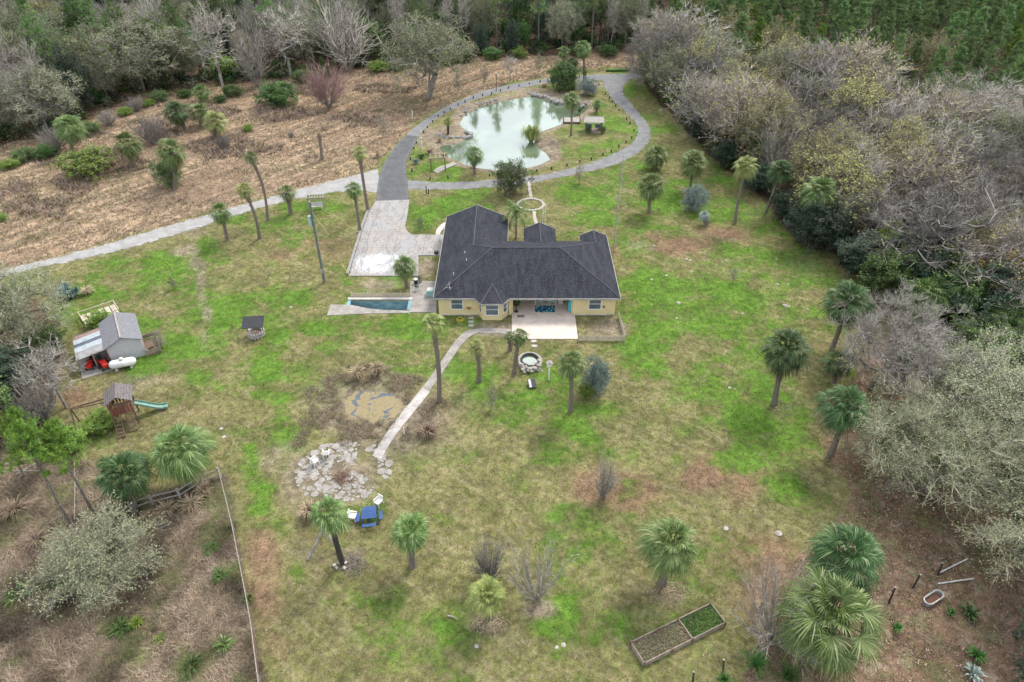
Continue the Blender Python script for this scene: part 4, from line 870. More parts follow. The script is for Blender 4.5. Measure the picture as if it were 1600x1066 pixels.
put('sapling',600,216,182,14,'thin shrubby sapling left of the paved road','sapling','sapling')
put('sapling',716,146,116,16,'left thin tree on the verge behind the paved road','sapling','sapling')
put('sapling',757,134,104,16,'middle thin tree on the verge behind the paved road','sapling','sapling')
put('slim0',797,127,86,24,'pale bare small tree on the verge behind the paved road','tree','bare tree')
put('sapling',841,117,86,14,'right thin tree on the verge, near the dark palm group','sapling','sapling')
put('silverbush',928,614,566,44,'grey-green bush right of the bird house palm','shrub','shrub')
put('limebush',917,622,600,22,'yellow-green low plant at the foot of the grey-green bush','shrub','shrub')
put('roundbush',880,140,100,42,'dark green bush under the palms behind the pond','shrub','shrub')
put('silverbush',918,149,124,30,'grey-green spiky shrub at the far corner of the pond','shrub','shrub')
put('limebush',140,270,235,62,'bright green bramble mound at the foot of the bushy palm','shrub','shrub')
put('olivebush',268,292,248,40,'shrubby growth around the tall field palm','shrub','shrub')
put('greybush',242,225,186,56,'pale leafless thicket beside the dark palm','shrub','bare shrub')
put('limebush',160,510,486,30,'green bush growing through the timber frame behind the shed','shrub','shrub')
put('lawnoak0',45,545,435,150,'grey oak at the left picture edge above the shed','oak_tree','oak tree')
put('mossoak0',-60,560,420,170,'mossy oak cut by the left picture edge','oak_tree','oak tree')
put('olivebush',78,553,505,50,'green shrub at the foot of the left edge oak','shrub','shrub')
put('evergreen1',15,625,540,100,'dark evergreen mass at the left picture edge','tree','evergreen tree')
put('evergreen0',-30,700,560,120,'leafy green tree at the left edge behind the dead tree','tree','evergreen tree')
put('limebush',160,668,648,40,'yellow-green bush right below the playset','shrub','shrub')
put('limebush',110,700,672,44,'yellow-green bush left below the playset','shrub','shrub')
put('fantree',403,137,48,46,'white leafless tree behind the dark glossy bush','tree','bare tree')
put('slim0',352,150,3,66,'tall silvery leafless tree at the field edge','tree','bare tree')
put('slim1',455,122,8,70,'bare tree with pinkish tips behind the field','tree','bare tree')
put('orangetree',1572,512,372,130,'dark tree with orange-brown top at the right edge','tree','tree')
put('budding1',1060,135,60,130,'grey tree at the front corner of the wood beside the loop','tree','tree')
er = random.Random(5)
for i, (x, y, t, w) in enumerate([(18,262,'limebush',22),(40,250,'olivebush',30),(72,245,'roundbush',28),(140,208,'olivebush',30),(170,196,'greybush',34),(196,180,'limebush',18),(216,172,'greybush',30),(232,166,'limebush',16),(250,158,'olivebush',26),(290,152,'roundbush',18),(345,160,'roundbush',16),(365,150,'olivebush',28),(475,128,'olivebush',30),(505,122,'roundbush',24),(590,112,'limebush',26),(620,110,'olivebush',26),(388,205,'limebush',14),(455,215,'greybush',14),(5,345,'limebush',12),(90,232,'greybush',50),(350,232,'greybush',30),(700,100,'limebush',30),(725,96,'olivebush',30),(770,92,'roundbush',26),(812,90,'limebush',22),(905,88,'olivebush',30),(950,88,'roundbush',26)]):
    put(t, x, y, y-w*.62, w, dict(limebush='bright green shrub', olivebush='olive shrub', roundbush='dark green shrub', greybush='pale leafless shrub')[t]+(' at the wood edge left of the field palms' if x < 270 else ' at the wood edge behind the straw field' if x < 640 else ' at the wood edge behind the pond road'), 'shrub', 'shrub', 'shrubs along the far wood edge')
# pines standing at the fenced plot
for bx, by, tx, ty, lab in ((120,832,35,672,'yellow-green pine with thin trunk, left one behind the weed plot'),(155,815,80,668,'yellow-green pine with dark trunk, right one behind the weed plot'),(40,745,-5,640,'pine at the left picture edge by the weed plot'),(70,735,30,640,'small pine standing behind the pair of trunks')):
    b = at(bx, by); c = topz(b, tx, ty); s = c.z/13; rt = plant('lawnpine', b, s*.95, s, name='pine_tree', label=lab, cat='pine tree', group='pines by the weed plot')
# ------------------------------------------------------------------ the woods: every tree its own object
TAKEN = []
def wood(poly, n, spacing, kinds, seedn, label, group):
    """kinds: list of (template, weight, height lo, hi, width factor, name, category)"""
    rng = random.Random(seedn); P = [tuple(at(x, max(y, -18))[:2]) for x, y in poly]; xs = [p[0] for p in P]; ys = [p[1] for p in P]; pts = []; tries = 0
    while len(pts) < n and tries < n*60:
        tries += 1; x = rng.uniform(min(xs), max(xs)); y = rng.uniform(min(ys), max(ys))
        if not inpoly(x, y, P): continue
        if any((x-a)**2+(y-b_)**2 < spacing**2 for a, b_ in TAKEN[-900:]): continue
        px, py = proj(x, y, 6)
        if px < -60 or px > 1660 or py > 1200: continue
        TAKEN.append((x, y)); pts.append((x, y))
        k = rng.choices(kinds, [q[1] for q in kinds])[0]; tms = [t for t in TM if t.startswith(k[0])]; tm = rng.choice(tms)
        h0 = 18 if tm.startswith('pine') else 13 if tm.startswith('young') else 15 if tm.startswith('slim') else HT.get(tm, 11 if tm.startswith(('moss', 'ever')) else 12)
        h = rng.uniform(k[2], k[3]); sz = h/h0; s = sz*k[4]*rng.uniform(.85, 1.15)
        plant(tm, (x, y), s, sz, rng.uniform(0, 6.28), k[5], (k[7] if len(k) > 7 else k[6])+' '+label, k[6], k[6]+'s '+group)
    print(group, len(pts), 'of', n)
BARE = ('bare', 'tree', 'bare tree')
wood([(-300,300),(0,225),(100,200),(160,168),(215,143),(300,136),(400,120),(540,106),(600,100),(600,60),(-300,60)], 120, 4.6,
 [('mossoak', 3, 8, 13, .9, 'oak_tree', 'oak tree', 'grey-green mossy oak'), ('pine', 2, 14, 19, 1, 'pine_tree', 'pine tree', 'tall pine'), ('evergreen', 5, 6, 13, .8, 'tree', 'evergreen tree', 'leafy evergreen'), ('bare', 1.2, 9, 13, .8, 'tree', 'bare tree', 'grey leafless tree'), ('slim', 1.2, 12, 17, .8, 'tree', 'slender tree', 'pale slender bare tree'), ('fantree', .6, 8, 14, .9, 'tree', 'bare tree', 'pale fan-shaped bare tree'), ('maple', .5, 6, 10, .9, 'tree', 'maple tree', 'reddish flowering maple'), ('limebush', 1.4, 3, 6, .9, 'tree', 'young tree', 'lime-green young tree'), ('budding', 1, 8, 11, .9, 'tree', 'budding tree', 'olive budding tree')], 1, 'in the front of the wood behind the straw field', 'in front of the left wood')
wood([(-300,90),(600,60),(600,-16),(-300,-16)], 110, 5.5,
 [('pine', 6, 16, 21, 1.2, 'pine_tree', 'pine tree', 'tall pine'), ('evergreen', 5, 9, 15, .8, 'tree', 'evergreen tree', 'leafy evergreen'), ('mossoak', 3, 9, 13, 1, 'oak_tree', 'oak tree', 'grey-green mossy oak'), ('slim', 2, 14, 18, .8, 'tree', 'slender tree', 'pale slender bare tree')], 2, 'deep in the wood at upper left', 'deep in the left wood')
wood([(600,98),(640,100),(740,86),(860,82),(1000,80),(1000,50),(600,50)], 75, 4.0,
 [('evergreen', 5, 4, 11, .75, 'tree', 'evergreen tree', 'leafy evergreen'), ('mossoak', 2, 7, 12, .8, 'oak_tree', 'oak tree', 'grey-green mossy oak'), ('pine', 3, 15, 20, 1, 'pine_tree', 'pine tree', 'tall pine'), ('slim', 2, 8, 14, .8, 'tree', 'slender tree', 'pale slender bare tree')], 3, 'at the wood edge straight behind the pond', 'behind the pond')
wood([(600,50),(1020,50),(1020,-16),(600,-16)], 110, 4.5,
 [('pine', 8, 16, 21, .9, 'pine_tree', 'pine tree', 'tall pine'), ('evergreen', 2, 5, 9, 1, 'tree', 'evergreen tree', 'leafy evergreen'), ('slim', 2, 14, 18, .7, 'tree', 'slender tree', 'pale slender bare tree')], 4, 'deep in the dark wood beyond the pond', 'deep in the middle wood')
wood([(1010,102),(1024,150),(1080,212),(1140,268),(1200,305),(1290,365),(1350,420),(1430,462),(1520,500),(1620,540),(1750,560),(1750,300),(1500,225),(1300,172),(1150,150),(1060,112)], 190, 4.5,
 [('fantree', 1, 7, 11, 1, 'tree', 'bare tree', 'pale fan-shaped bare tree'), ('bare', 10, 8, 13.5, 1.35, 'tree', 'bare tree', 'grey-brown leafless tree'), ('budding', 3.6, 8, 12, 1.2, 'tree', 'budding tree', 'yellowish budding tree'), ('mossoak', 2.6, 7, 11, 1.05, 'oak_tree', 'oak tree', 'grey-green mossy oak'), ('evergreen', 1.8, 5, 9.5, 1.1, 'tree', 'evergreen tree', 'leafy evergreen'), ('maple', .35, 7, 9, 1, 'tree', 'maple tree', 'reddish flowering maple'), ('limebush', .4, 4, 6.5, .8, 'tree', 'young tree', 'lime-green young tree')], 5, 'in the grey wood at the right', 'in the right wood')
wood([(1040,100),(1150,142),(1300,165),(1500,212),(1750,280),(1750,-16),(1040,-16)], 280, 3.6,
 [('youngpine0', 14, 9, 12, 1.2, 'pine_tree', 'pine tree', 'dense green pine'), ('pine', 2, 10, 13, 1.2, 'pine_tree', 'pine tree', 'tall green pine'), ('youngpine1', 1.6, 9, 11.5, 1.1, 'pine_tree', 'pine tree', 'yellow-green pine'), ('budding', 1, 9, 11, 1, 'tree', 'budding tree', 'yellowish budding tree')], 6, 'in the pine wood at upper right', 'in the pine wood')
for i, (x, y, t_, w, hh) in enumerate([(1345,430,'evergreen1',80,5),(1385,470,'evergreen0',90,6),(1430,480,'evergreen1',90,7),(1475,505,'evergreen0',90,7),(1530,530,'evergreen1',110,8),(1400,440,'evergreen1',80,6),(1470,460,'mossoak1',90,8),(1590,540,'evergreen1',110,8),(1560,585,'mossoak1',110,6),(1520,590,'evergreen0',80,5),(1180,300,'evergreen1',50,4),(1225,345,'evergreen1',50,4),(1130,262,'evergreen1',40,4),(1090,222,'evergreen1',36,4)]):
    b_ = at(x, y); d_ = (b_-Vector((0, 0, CAMH))).length; plant(t_, b_, w/2/F*d_/4.3, hh/11, None, 'tree', 'dark leafy evergreen in the shaded wood edge along the right of the lawn', 'evergreen tree', 'dark evergreens along the right wood edge')
# shrubs in the wood floor that nobody could count
def undergrowth():
    base = []
    for k in range(5):
        P = rnd3(170)*RNG.uniform(.2, 1, 170)[:, None]*np.array([1.1, 1.1, .9])+np.array([0, 0, .8]); base.append(diamonds(P, .19, .09))
    VV = []; FF = []; CC = []; o = 0; n = 0
    xs = RNG.uniform(-170, 170, 30000); ys = RNG.uniform(55, 225, 30000); m = masks(xs, ys); px, py = m['px'], m['py']
    ok = (m['forest'] > .85) & (px > -40) & (px < 1640) & (py > -15)
    pw = P_FOREST; edge = polydist(px, py, pw); ok &= RNG.uniform(0, 1, 30000) < np.where(edge < 22, .5, .17)
    for x, y in zip(xs[ok], ys[ok]):
        V, Fq = base[n % 5]; n += 1; a = RNG.uniform(0, 6.28); s = RNG.uniform(.5, 1.5); c, s_ = math.cos(a), math.sin(a)
        Vr = np.stack([V[:, 0]*c-V[:, 1]*s_, V[:, 0]*s_+V[:, 1]*c, V[:, 2]*RNG.uniform(.7, 1.4)], 1)*s+np.array([x, y, 0]); VV.append(Vr); FF.append(Fq+o); o += len(V)
        pal = [(.03, .06, .025), (.045, .09, .025), (.09, .1, .05), (.13, .1, .08), (.02, .04, .022), (.12, .13, .08), (.07, .13, .03)][RNG.integers(0, 7)]; CC.append(np.tile(pal, (len(V), 1)))
    print('undergrowth', n); me = npmesh('undergrowth', np.concatenate(VV), [np.concatenate(FF)], M['tuft'], False, np.concatenate(CC)); tag(link('undergrowth', me), 'low tangled shrubs covering the floor of the surrounding woods', 'undergrowth', kind='stuff')
undergrowth()
# ------------------------------------------------------------------ arching clumps
def litter(bx, by, rpx, n, mat, name, label, cat, L=.4):
    """fallen fronds and sticks lying flat"""
    b = at(bx, by); d = (b-Vector((0, 0, CAMH))).length; r = rpx/F*d; az = RNG.uniform(0, 6.28, n); rr = r*RNG.uniform(0, 1, n)**.7; th = RNG.uniform(0, 6.28, n); l = L*RNG.uniform(.3, 1.2, n)[:, None]
    P = np.stack([np.cos(az)*rr, np.sin(az)*rr*.8, RNG.uniform(.02, .12, n)], 1); u = np.stack([np.cos(th), np.sin(th), RNG.uniform(-.1, .2, n)], 1)*l; s_ = np.stack([-np.sin(th), np.cos(th), RNG.uniform(-.5, .5, n)], 1)*.022
    V = np.stack([P-s_, P+s_, P+u+s_*.3, P+u-s_*.3], 1).reshape(-1, 3); return tag(link(name, npmesh(name, V, [np.arange(4*n).reshape(-1, 4)], M[mat]), None, (b.x, b.y, 0)), label, cat)
def clump(bx, by, rpx, h, n, mat, name, label, cat, w=.035, droop=.6, group=None, bend=1.0):
    b = at(bx, by); d = (b-Vector((0, 0, CAMH))).length; r = rpx/F*d; k = n; th = RNG.uniform(0, 6.28, k); rr = r*RNG.uniform(.3, 1.05, k); hh = h*RNG.uniform(.6, 1.1, k)
    u = np.stack([np.cos(th), np.sin(th), np.zeros(k)], 1); s = np.stack([-np.sin(th), np.cos(th), np.zeros(k)], 1)*w; z = np.array([0, 0, 1.]); P0 = u*(r*.15)*RNG.uniform(0, 1, k)[:, None]
    Ma = P0+u*(rr*.45)[:, None]+z*(hh*.85)[:, None]; Mb = P0+u*(rr*.8)[:, None]+z*(hh*.95)[:, None]; E = P0+u*rr[:, None]+z*(hh*(1-droop))[:, None]
    V = np.stack([P0-s, P0+s, Ma-s, Ma+s, Mb-s*.7, Mb+s*.7, E], 1).reshape(-1, 3); b7 = (np.arange(k)*7)[:, None]
    me = npmesh(name, V, [np.concatenate([b7+np.array([0, 1, 3, 2]), b7+np.array([2, 3, 5, 4])]), b7+np.array([4, 5, 6])], M[mat]); o = link(name, me, None, (b.x, b.y, -.35 if name == 'reed_clump' else 0)); return tag(o, label, cat, group)
clump(830, 219, 18, 2.3, 420, 'palm_yellow', 'reed_clump', 'arching grassy clump growing at the water edge of the pond', 'reeds', .05)
clump(1484, 730+230, 8, .5, 26, 'bush_green', 'fern', 'low green fern right of the trough', 'fern', .05, group='ferns on the leaf litter')
clump(1512, 962, 15, .5, 40, 'palm_dark', 'fern', 'green palmetto seedling right of the empty trough', 'fern', .05, group='ferns on the leaf litter')
clump(1524, 1027, 14, .5, 40, 'bush_green', 'fern', 'dark green fern below the palmetto seedling', 'fern', .05, group='ferns on the leaf litter')
clump(1518, 1056, 15, .6, 40, 'silver', 'fern', 'bluish palmetto seedling at the bottom picture edge', 'fern', .05, group='ferns on the leaf litter')
clump(1400, 985, 9, .5, 30, 'bush_green', 'fern', 'small fern between the fence posts and the largest palm', 'fern', .05, group='ferns on the leaf litter')
for i, (x, y) in enumerate([(93,464),(100,470),(107,461),(113,468),(120,462),(104,456)]):
    clump(x, y, 9, 1.0, 46, 'agave', 'agave', ['blue-green agave at the left end of the agave row', 'agave standing frontmost in the agave row', 'agave in the middle of the row with pale flower stalks', 'agave right of the frontmost one in the row', 'agave at the right end of the agave row', 'agave standing hindmost in the agave row'][i], 'agave', .07, .3, 'row of agaves on the left lawn')
clump(137, 459, 12, .7, 120, 'dead_frond', 'shrub', 'dry brown brush heap beside the agaves', 'brush pile', .03, .5)
clump(668, 680, 17, .9, 300, 'dead_frond', 'root_ball', 'brown tangled bush right of the concrete path', 'dead bush', .04, .7)
clump(560, 592, 14, 1.2, 160, 'dead_frond', 'brush_pile', 'left brown brush clump behind the algae pool', 'brush pile', .03, .4)
clump(590, 586, 16, 1.2, 160, 'dead_frond', 'brush_pile', 'right brown brush clump behind the algae pool', 'brush pile', .03, .4)
clump(485, 806, 20, 1.0, 240, 'dead_frond', 'shrub', 'brown dead shrub under the burnt palm', 'dead bush', .03, .5)

for i, (x, y, r, h) in enumerate([(200,832,20,.6),(232,812,18,.5),(262,800,20,.7),(300,790,22,.6),(320,770,16,.7),(150,850,24,.6),(180,790,14,.6),(60,850,26,.7),(25,800,26,.8)]):
    clump(x, y, r, h, 130, 'dead_frond', 'brush_pile', 'brown dead brush heap along the sagging board fence', 'brush pile', .022, .5, 'brush heaps along the board fence')
for i, (x, y, r, h) in enumerate([(352,1010,16,.5),(190,985,18,.5),(215,975,12,.4),(300,1045,22,.6),(110,910,26,.9),(345,900,16,.4),(250,1000,10,.3),(30,930,22,.5),(390,940,10,.6),(330,860,14,.4)]):
    clump(x, y, r, h, 70, ['palm', 'bush_green', 'lime', 'oak_green'][i % 4], 'weed_clump', 'green weed clump among the dead brown weeds', 'weeds', .03, .5, 'green weed clumps in the fenced plot')
for i, (x, y, r, h) in enumerate([(1190,950,26,1.0),(1180,1040,30,.8),(1230,1060,26,1.0),(1130,1066,14,.6)]):
    clump(x, y, r*(.5 if i == 0 else 1), h*(.5 if i == 0 else 1), 90, 'dead_frond' if i == 0 else 'bush_green', 'weed_clump', ['pale dry weed fan left of the largest palm','green weed clump at the bottom edge left of the largest palm','green weed clump right below the white bush','little green weed clump by the lower fence post'][i], 'weeds', .018, .4)

litter(1042, 925, 30, 170, 'dead_frond', 'frond_litter', 'pale fallen fronds under the big palm above the timber bed', 'dead fronds')
litter(768, 975, 26, 170, 'dead_frond', 'frond_litter', 'brown fallen fronds under the low bright palm', 'dead fronds')
litter(1222, 640, 22, 170, 'dead_frond', 'frond_litter', 'pale fallen fronds at the foot of the lone right-hand palm', 'dead fronds')
litter(552, 884, 22, 170, 'twig_brown', 'frond_litter', 'dark twig heap right of the burnt palm', 'brush pile')
def rocky(mb, c, r):
    vs = []; n = 7
    for j, (q_, z) in enumerate(((.7, -.5), (1, -.05), (.85, .4), (.35, .6))):
        for k in range(n): a = k*6.283/n+j*.3; rr = r*q_*random.uniform(.75, 1.2); vs.append((c[0]+rr*math.cos(a), c[1]+rr*math.sin(a), c[2]+r*z*random.uniform(.8, 1.2)))
    fs = [(j*n+k, j*n+(k+1) % n, (j+1)*n+(k+1) % n, (j+1)*n+k) for j in range(3) for k in range(n)]+[tuple(range(3*n, 4*n))]; mb.add(vs, fs)
# ------------------------------------------------------------------ house
def roofmat():
    m, q, b = newmat('shingles'); W = q.world()
    n1 = q.noise(1.2, 5, .65, q.world((1.6, .35, 1))); n2 = q.noise(9, 4, .75, W)
    z = q.n('ShaderNodeSeparateXYZ'); q.l(W, z.inputs[0]); fr = q.math('FRACT', q.math('MULTIPLY', z.outputs[2], 15.0)); ln = q.step(fr, .0, .25)
    c = q.mix(q.step(n1, .35, .65), (.014, .015, .02), (.028, .03, .039)); c = q.mix(q.math('MULTIPLY', q.step(n2, .46, .64), .55), c, (.08, .083, .098))
    c = q.mix(q.math('MULTIPLY_ADD', ln, -.35, .35), c, (.015, .015, .018)); q.l(c, b.inputs['Base Color']); b.inputs['Roughness'].default_value = .9; b.inputs['Specular IOR Level'].default_value = .12; bump(q, b, n2, .4, .03); return m
M['roof'] = roofmat(); M['ridge'] = mk('ridge_cap', (.09, .09, .1), (.05, .05, .06), 4, .8)
M['wall'] = mk('yellow_stucco', (.62, .52, .28), (.55, .46, .25), 1.2, .85, fine=.12)
M['fascia'] = mk('fascia', (.36, .35, .33), (.25, .24, .22), 2, .6)
E = 2.5; K = .417; e = E-.02
house = empty('house', (1.5, 65, 0), 0, 'single storey yellow house with dark hipped shingle roof', 'house')
def hb(mb, name, mat, par=None, **kw):
    """mesh given in world coordinates, put under the house"""
    o = mb.build(name, mat, par or house, **kw); 
    if par is None: o.location = (-1.5, -65, 0)
    return o
def Wd(pt): return (pt[0], pt[1], pt[2])
z1 = E+K*3.8; zs = E+K*1.6; ze = E+K*1.9
A = (-8.1, 59.2, e); B = (11.2, 59.2, e); R1 = (-2.1, 65.2, E+K*6); R2 = (5.2, 65.2, E+K*6)
W1 = (-4.3, 65.2+(E+K*6-z1)/K, z1); W2_ = (-4.3, 77.4, z1); Cc = (-8.1, 77.4, e); D = (-.5, 77.4, e); Fc_ = (-.5, 71.2, e)
L_ = (8.0, 71.2, e); V1 = (9.6, 65.2+(E+K*6-zs)/K, zs); V2 = (9.6, 72.6, zs); K2 = (11.2, 72.6, e); M_ = (8.0, 72.6, e)
N1 = (3.3, 65.2+(E+K*6-ze)/K, ze); N2 = (1.4, 71.2, e); N3 = (1.4, 74.3, e); N4 = (3.3, 74.3, ze); N5 = (5.2, 71.2, e); N6 = (5.2, 74.3, e)
rf = MB(); rf.face(A, B, R2, R1).face(A, R1, W1, W2_, Cc).face(B, K2, V2, V1, R2).face(R1, R2, V1, L_, Fc_, W1).face(W1, Fc_, D, W2_).face(V1, V2, M_, L_)
rf.face(N1, N4, N3, N2).face(N1, N5, N6, N4)
T_ = (-2.03, 60.75, 3.165); b1 = (-3.85, 59.14, e+.01); b2_ = (-3.2, 58.2, e-.03); b3 = (-.95, 58.2, e-.03); b4 = (-.25, 59.14, e+.01)
rf.face(b1, b2_, T_).face(b2_, b3, T_).face(b3, b4, T_)
roof = hb(rf, 'roof', M['roof']); so = roof.modifiers.new('s', 'SOLIDIFY'); so.thickness = .1; so.offset = -1
mb = MB()
def cap(a, b, r=.05): mb.tube([(a[0], a[1], a[2]+.02), (b[0], b[1], b[2]+.02)], r, 6)
for a_, b_ in ((A, R1), (B, R2), (R1, R2), (R1, W1), (W1, W2_), (R2, V1), (V1, V2), (N1, N4), (b2_, T_), (b3, T_)): cap(a_, b_)
hb(mb, 'ridge_cap', M['ridge'])
mb = MB()
def fas(a, b, w=.05, h=.2): mb.bar((a[0], a[1], a[2]-.13), (b[0], b[1], b[2]-.13), w, h)
o_ = .03
fas((-8.15, 59.17, e), (-3.9, 59.17, e)); fas((-.2, 59.17, e), (11.25, 59.17, e)); fas((-8.14, 59.2, e), (-8.14, 77.4, e)); fas((11.24, 59.2, e), (11.24, 72.6, e)); fas((b2_[0], 58.18, b2_[2]), (b3[0], 58.18, b3[2]))
fas(b1, b2_); fas(b3, b4); fas((-.47, 71.25, e), (-.47, 77.4, e)); fas((-.5, 71.22, e), (1.4, 71.22, e)); fas((5.2, 71.22, e), (8, 71.22, e))
for a_, b_ in ((Cc, W2_), (W2_, D), (N3, N4), (N4, N6), (M_, V2), (V2, K2)): mb.bar((a_[0], a_[1]+.03, a_[2]-.1), (b_[0], b_[1]+.03, b_[2]-.1), .05, .2)
hb(mb, 'fascia', M['fascia'])
mb = MB(); h = 2.38
mb.b2(-7.7, -3.5, 59.7, 59.9, 0, h).b2(-.35, -.05, 59.7, 59.9, 0, h).b2(6.4, 10.85, 59.7, 59.9, 0, h)           # front
mb.b2(-7.7, -7.5, 59.9, 76.9, 0, h).b2(10.65, 10.85, 59.9, 72.2, 0, h)                                       # sides
mb.b2(-7.5, -.9, 76.7, 76.9, 0, h).b2(-.9, -.7, 70.7, 76.9, 0, h).b2(-.7, 1.8, 70.5, 70.7, 0, h).b2(1.8, 4.9, 72.9, 73.1, 0, h).b2(4.9, 10.65, 70.5, 70.7, 0, h)
mb.face((-7.7, 76.9, h), (-.7, 76.9, h), (-4.3, 76.9, 3.85)).face((1.7, 73.6, h), (4.9, 73.6, h), (3.3, 73.6, 3.1))
mb.b2(-.05, .1, 59.9, 62.6, 0, h).b2(6.25, 6.4, 59.9, 62.6, 0, h).b2(-.05, 6.4, 62.6, 62.8, 0, h)
bay = [(-3.5, 59.7), (-3.05, 58.75), (-1.1, 58.75), (-.4, 59.7)]; mb.prism(bay, 0, h-.02)
hb(mb, 'wall', M['wall'])
mb = MB(); mb.b2(-7.6, 10.8, 59.3, 70.6, h+.0, h+.03).b2(-7.6, -.8, 70.7, 76.8, h, h+.03).b2(1.7, 4.8, 70.8, 73.9, h, h+.03); hb(mb, 'ceiling', M['white'])
mb = MB(); mb.b2(-7.72, -3.5, 59.64, 59.7, 0, .12).b2(6.4, 10.87, 59.64, 59.7, 0, .12); hb(mb, 'footing', M['concrete'])
def window(x0, x1, z0, z1, y, panes=2, par=None):
    f = MB(); t = .07
    f.b2(x0-t, x1+t, y-.06, y, z1, z1+t).b2(x0-t, x1+t, y-.09, y, z0-t, z0).b2(x0-t, x0, y-.05, y, z0, z1).b2(x1, x1+t, y-.05, y, z0, z1).b2(x0, x1, y-.045, y-.005, (z0+z1)/2-.025, (z0+z1)/2+.025)
    w_ = hb(f, 'window', M['white'], par); p = MB(); p.b2(x0, x1, y-.03, y-.004, z0, (z0+z1)/2-.025).b2(x0, x1, y-.03, y-.004, (z0+z1)/2+.025, z1); g = p.build('pane', M['glass'], w_); return w_
window(-6.35, -5.2, .8, 2.05, 59.7); window(8.1, 9.3, .8, 2.05, 59.7); window(-2.7, -1.45, .7, 2.0, 58.75)
for (xa, ya), (xb, yb) in ((bay[0], bay[1]), (bay[2], bay[3])):
    f = MB(); dx, dy = xb-xa, yb-ya; L = math.hypot(dx, dy); nx, ny = dy/L, -dx/L; P = lambda t, z, o=.0: (xa+dx*t+nx*o, ya+dy*t+ny*o, z)
    for t0, t1, za, zb in ((.2, .26, .7, 2.0), (.74, .8, .7, 2.0), (.26, .74, .7, .76), (.26, .74, 1.94, 2.0), (.26, .74, 1.33, 1.37)):
        f.add([P(t0, za), P(t1, za), P(t1, zb), P(t0, zb), P(t0, za, .05), P(t1, za, .05), P(t1, zb, .05), P(t0, zb, .05)], [(4, 5, 6, 7), (0, 1, 5, 4), (1, 2, 6, 5), (2, 3, 7, 6), (3, 0, 4, 7)])
    w_ = hb(f, 'window', M['white']); p = MB(); p.face(P(.26, .76, .02), P(.74, .76, .02), P(.74, 1.94, .02), P(.26, 1.94, .02)); p.build('pane', M['glass'], w_)
mb = MB(); mb.b2(1.2, 4.0, 62.54, 62.6, .05, 2.1); hb(mb, 'sliding_door', M['glass'])
mb = MB(); mb.b2(1.1, 1.2, 62.5, 62.6, .05, 2.2).b2(4.0, 4.1, 62.5, 62.6, .05, 2.2).b2(2.57, 2.63, 62.5, 62.535, .05, 2.1).b2(1.2, 4.0, 62.5, 62.6, 2.1, 2.2); hb(mb, 'door_frame', M['white'])
for x, y, zz in ((-5.2, 66.2, 3.72), (-4.9, 64.4, 3.84), (-6.2, 62.4, 3.3)):
    mb = MB(); mb.tube([(x, y, zz-.2), (x, y, zz+.25)], .05, 8); hb(mb, 'vent_pipe', M['dirty_white'])
mb = MB()
for a_, b_ in (((-7.1, 59.9, 3.0), (-6.4, 60.5, 3.7)), ((-6.9, 60.3, 3.05), (-6.2, 60.0, 3.2)), ((-6.6, 60.9, 3.2), (-6.4, 59.9, 3.0))): mb.bar(a_, b_, .03)
hb(mb, 'antenna', M['steel'])
mb = MB(); mb.b2(9.55, 9.75, 59.55, 59.7, 1.0, 1.2); hb(mb, 'hose_reel', M['wood_dark'])
mb = MB(); mb.lathe((-4.55, 59.6, .82), [(.05, 0), (.2, .05), (.24, .2), (.2, .22)], 12); hb(mb, 'wall_planter', mk('terracotta', (.35, .17, .08), None, 4))
# patio
mb = MB(); mb.b2(-.02, 6.66, 55.4, 62.6, -.1, .09); tag(mb.build('patio_slab', mk('patio', (.55, .47, .41), (.44, .37, .32), .9, .8, fine=.3), bevel=.01), kind='structure')
mb = MB(); mb.b2(.55, 1.3, 59.1, 59.55, .092, .11); tag(mb.build('doormat', mk('doormat', (.17, .16, .15), None, 12)), 'grey doormat on the patio slab at the porch edge', 'doormat')
m, q, b = newmat('rug'); v = q.n('ShaderNodeTexVoronoi'); v.inputs['Scale'].default_value = 3.2; q.l(q.world(), v.inputs['Vector'])
c = q.mix(q.step(v.outputs['Distance'], .2, .26), (.55, .6, .5), (.02, .3, .36)); c = q.mix(q.step(v.outputs['Distance'], .4, .44), c, (.02, .05, .12)); q.l(c, b.inputs['Base Color']); b.inputs['Roughness'].default_value = .95
mb = MB(); mb.b2(2.45, 4.6, 60.05, 61.3, .092, .11); tag(mb.build('rug', m), 'turquoise and navy patterned rug in the covered porch', 'rug')
M['teal'] = mk('teal_cushion', (.03, .42, .48), (.02, .33, .38), 4, .8)
def lounge(x, y, rz, lab):
    t = empty('porch_chair', (x, y, .09), rz, lab, 'chair', 'chairs in the porch'); mb = MB()
    for sx in (-.3, .3):
        for sy in (-.28, .28): mb.bar((sx, sy, 0), (sx, sy, .55 if sy < 0 else .85), .05)
        mb.bar((sx, -.3, .55), (sx, .3, .55), .06, .03)
    mb.b2(-.3, .3, -.28, .28, .3, .34); mb.build('frame', M['white'], t); s_ = MB(); s_.b2(-.27, .27, -.27, .24, .345, .45); s_.build('seat', M['teal'], t, bevel=.03); s_ = MB(); s_.box((0, .28, .68), (.54, .1, .5), rx=-.15); s_.build('backrest', M['teal'], t, bevel=.03)
lounge(2.75, 61.85, .25, 'left turquoise cushioned chair behind the porch rug'); lounge(4.5, 61.85, -.25, 'right turquoise cushioned chair behind the porch rug')
t = empty('side_table', (3.6, 61.9, .09), 0, 'small white table between the two porch chairs', 'table'); MB().b2(-.4, .4, -.3, .3, .48, .52).build('tabletop', M['white'], t)
for sx in (-.35, .35):
    for sy in (-.25, .25): MB().bar((sx, sy, 0), (sx, sy, .48), .04).build('leg', M['white'], t)
mb = MB(); n = 9
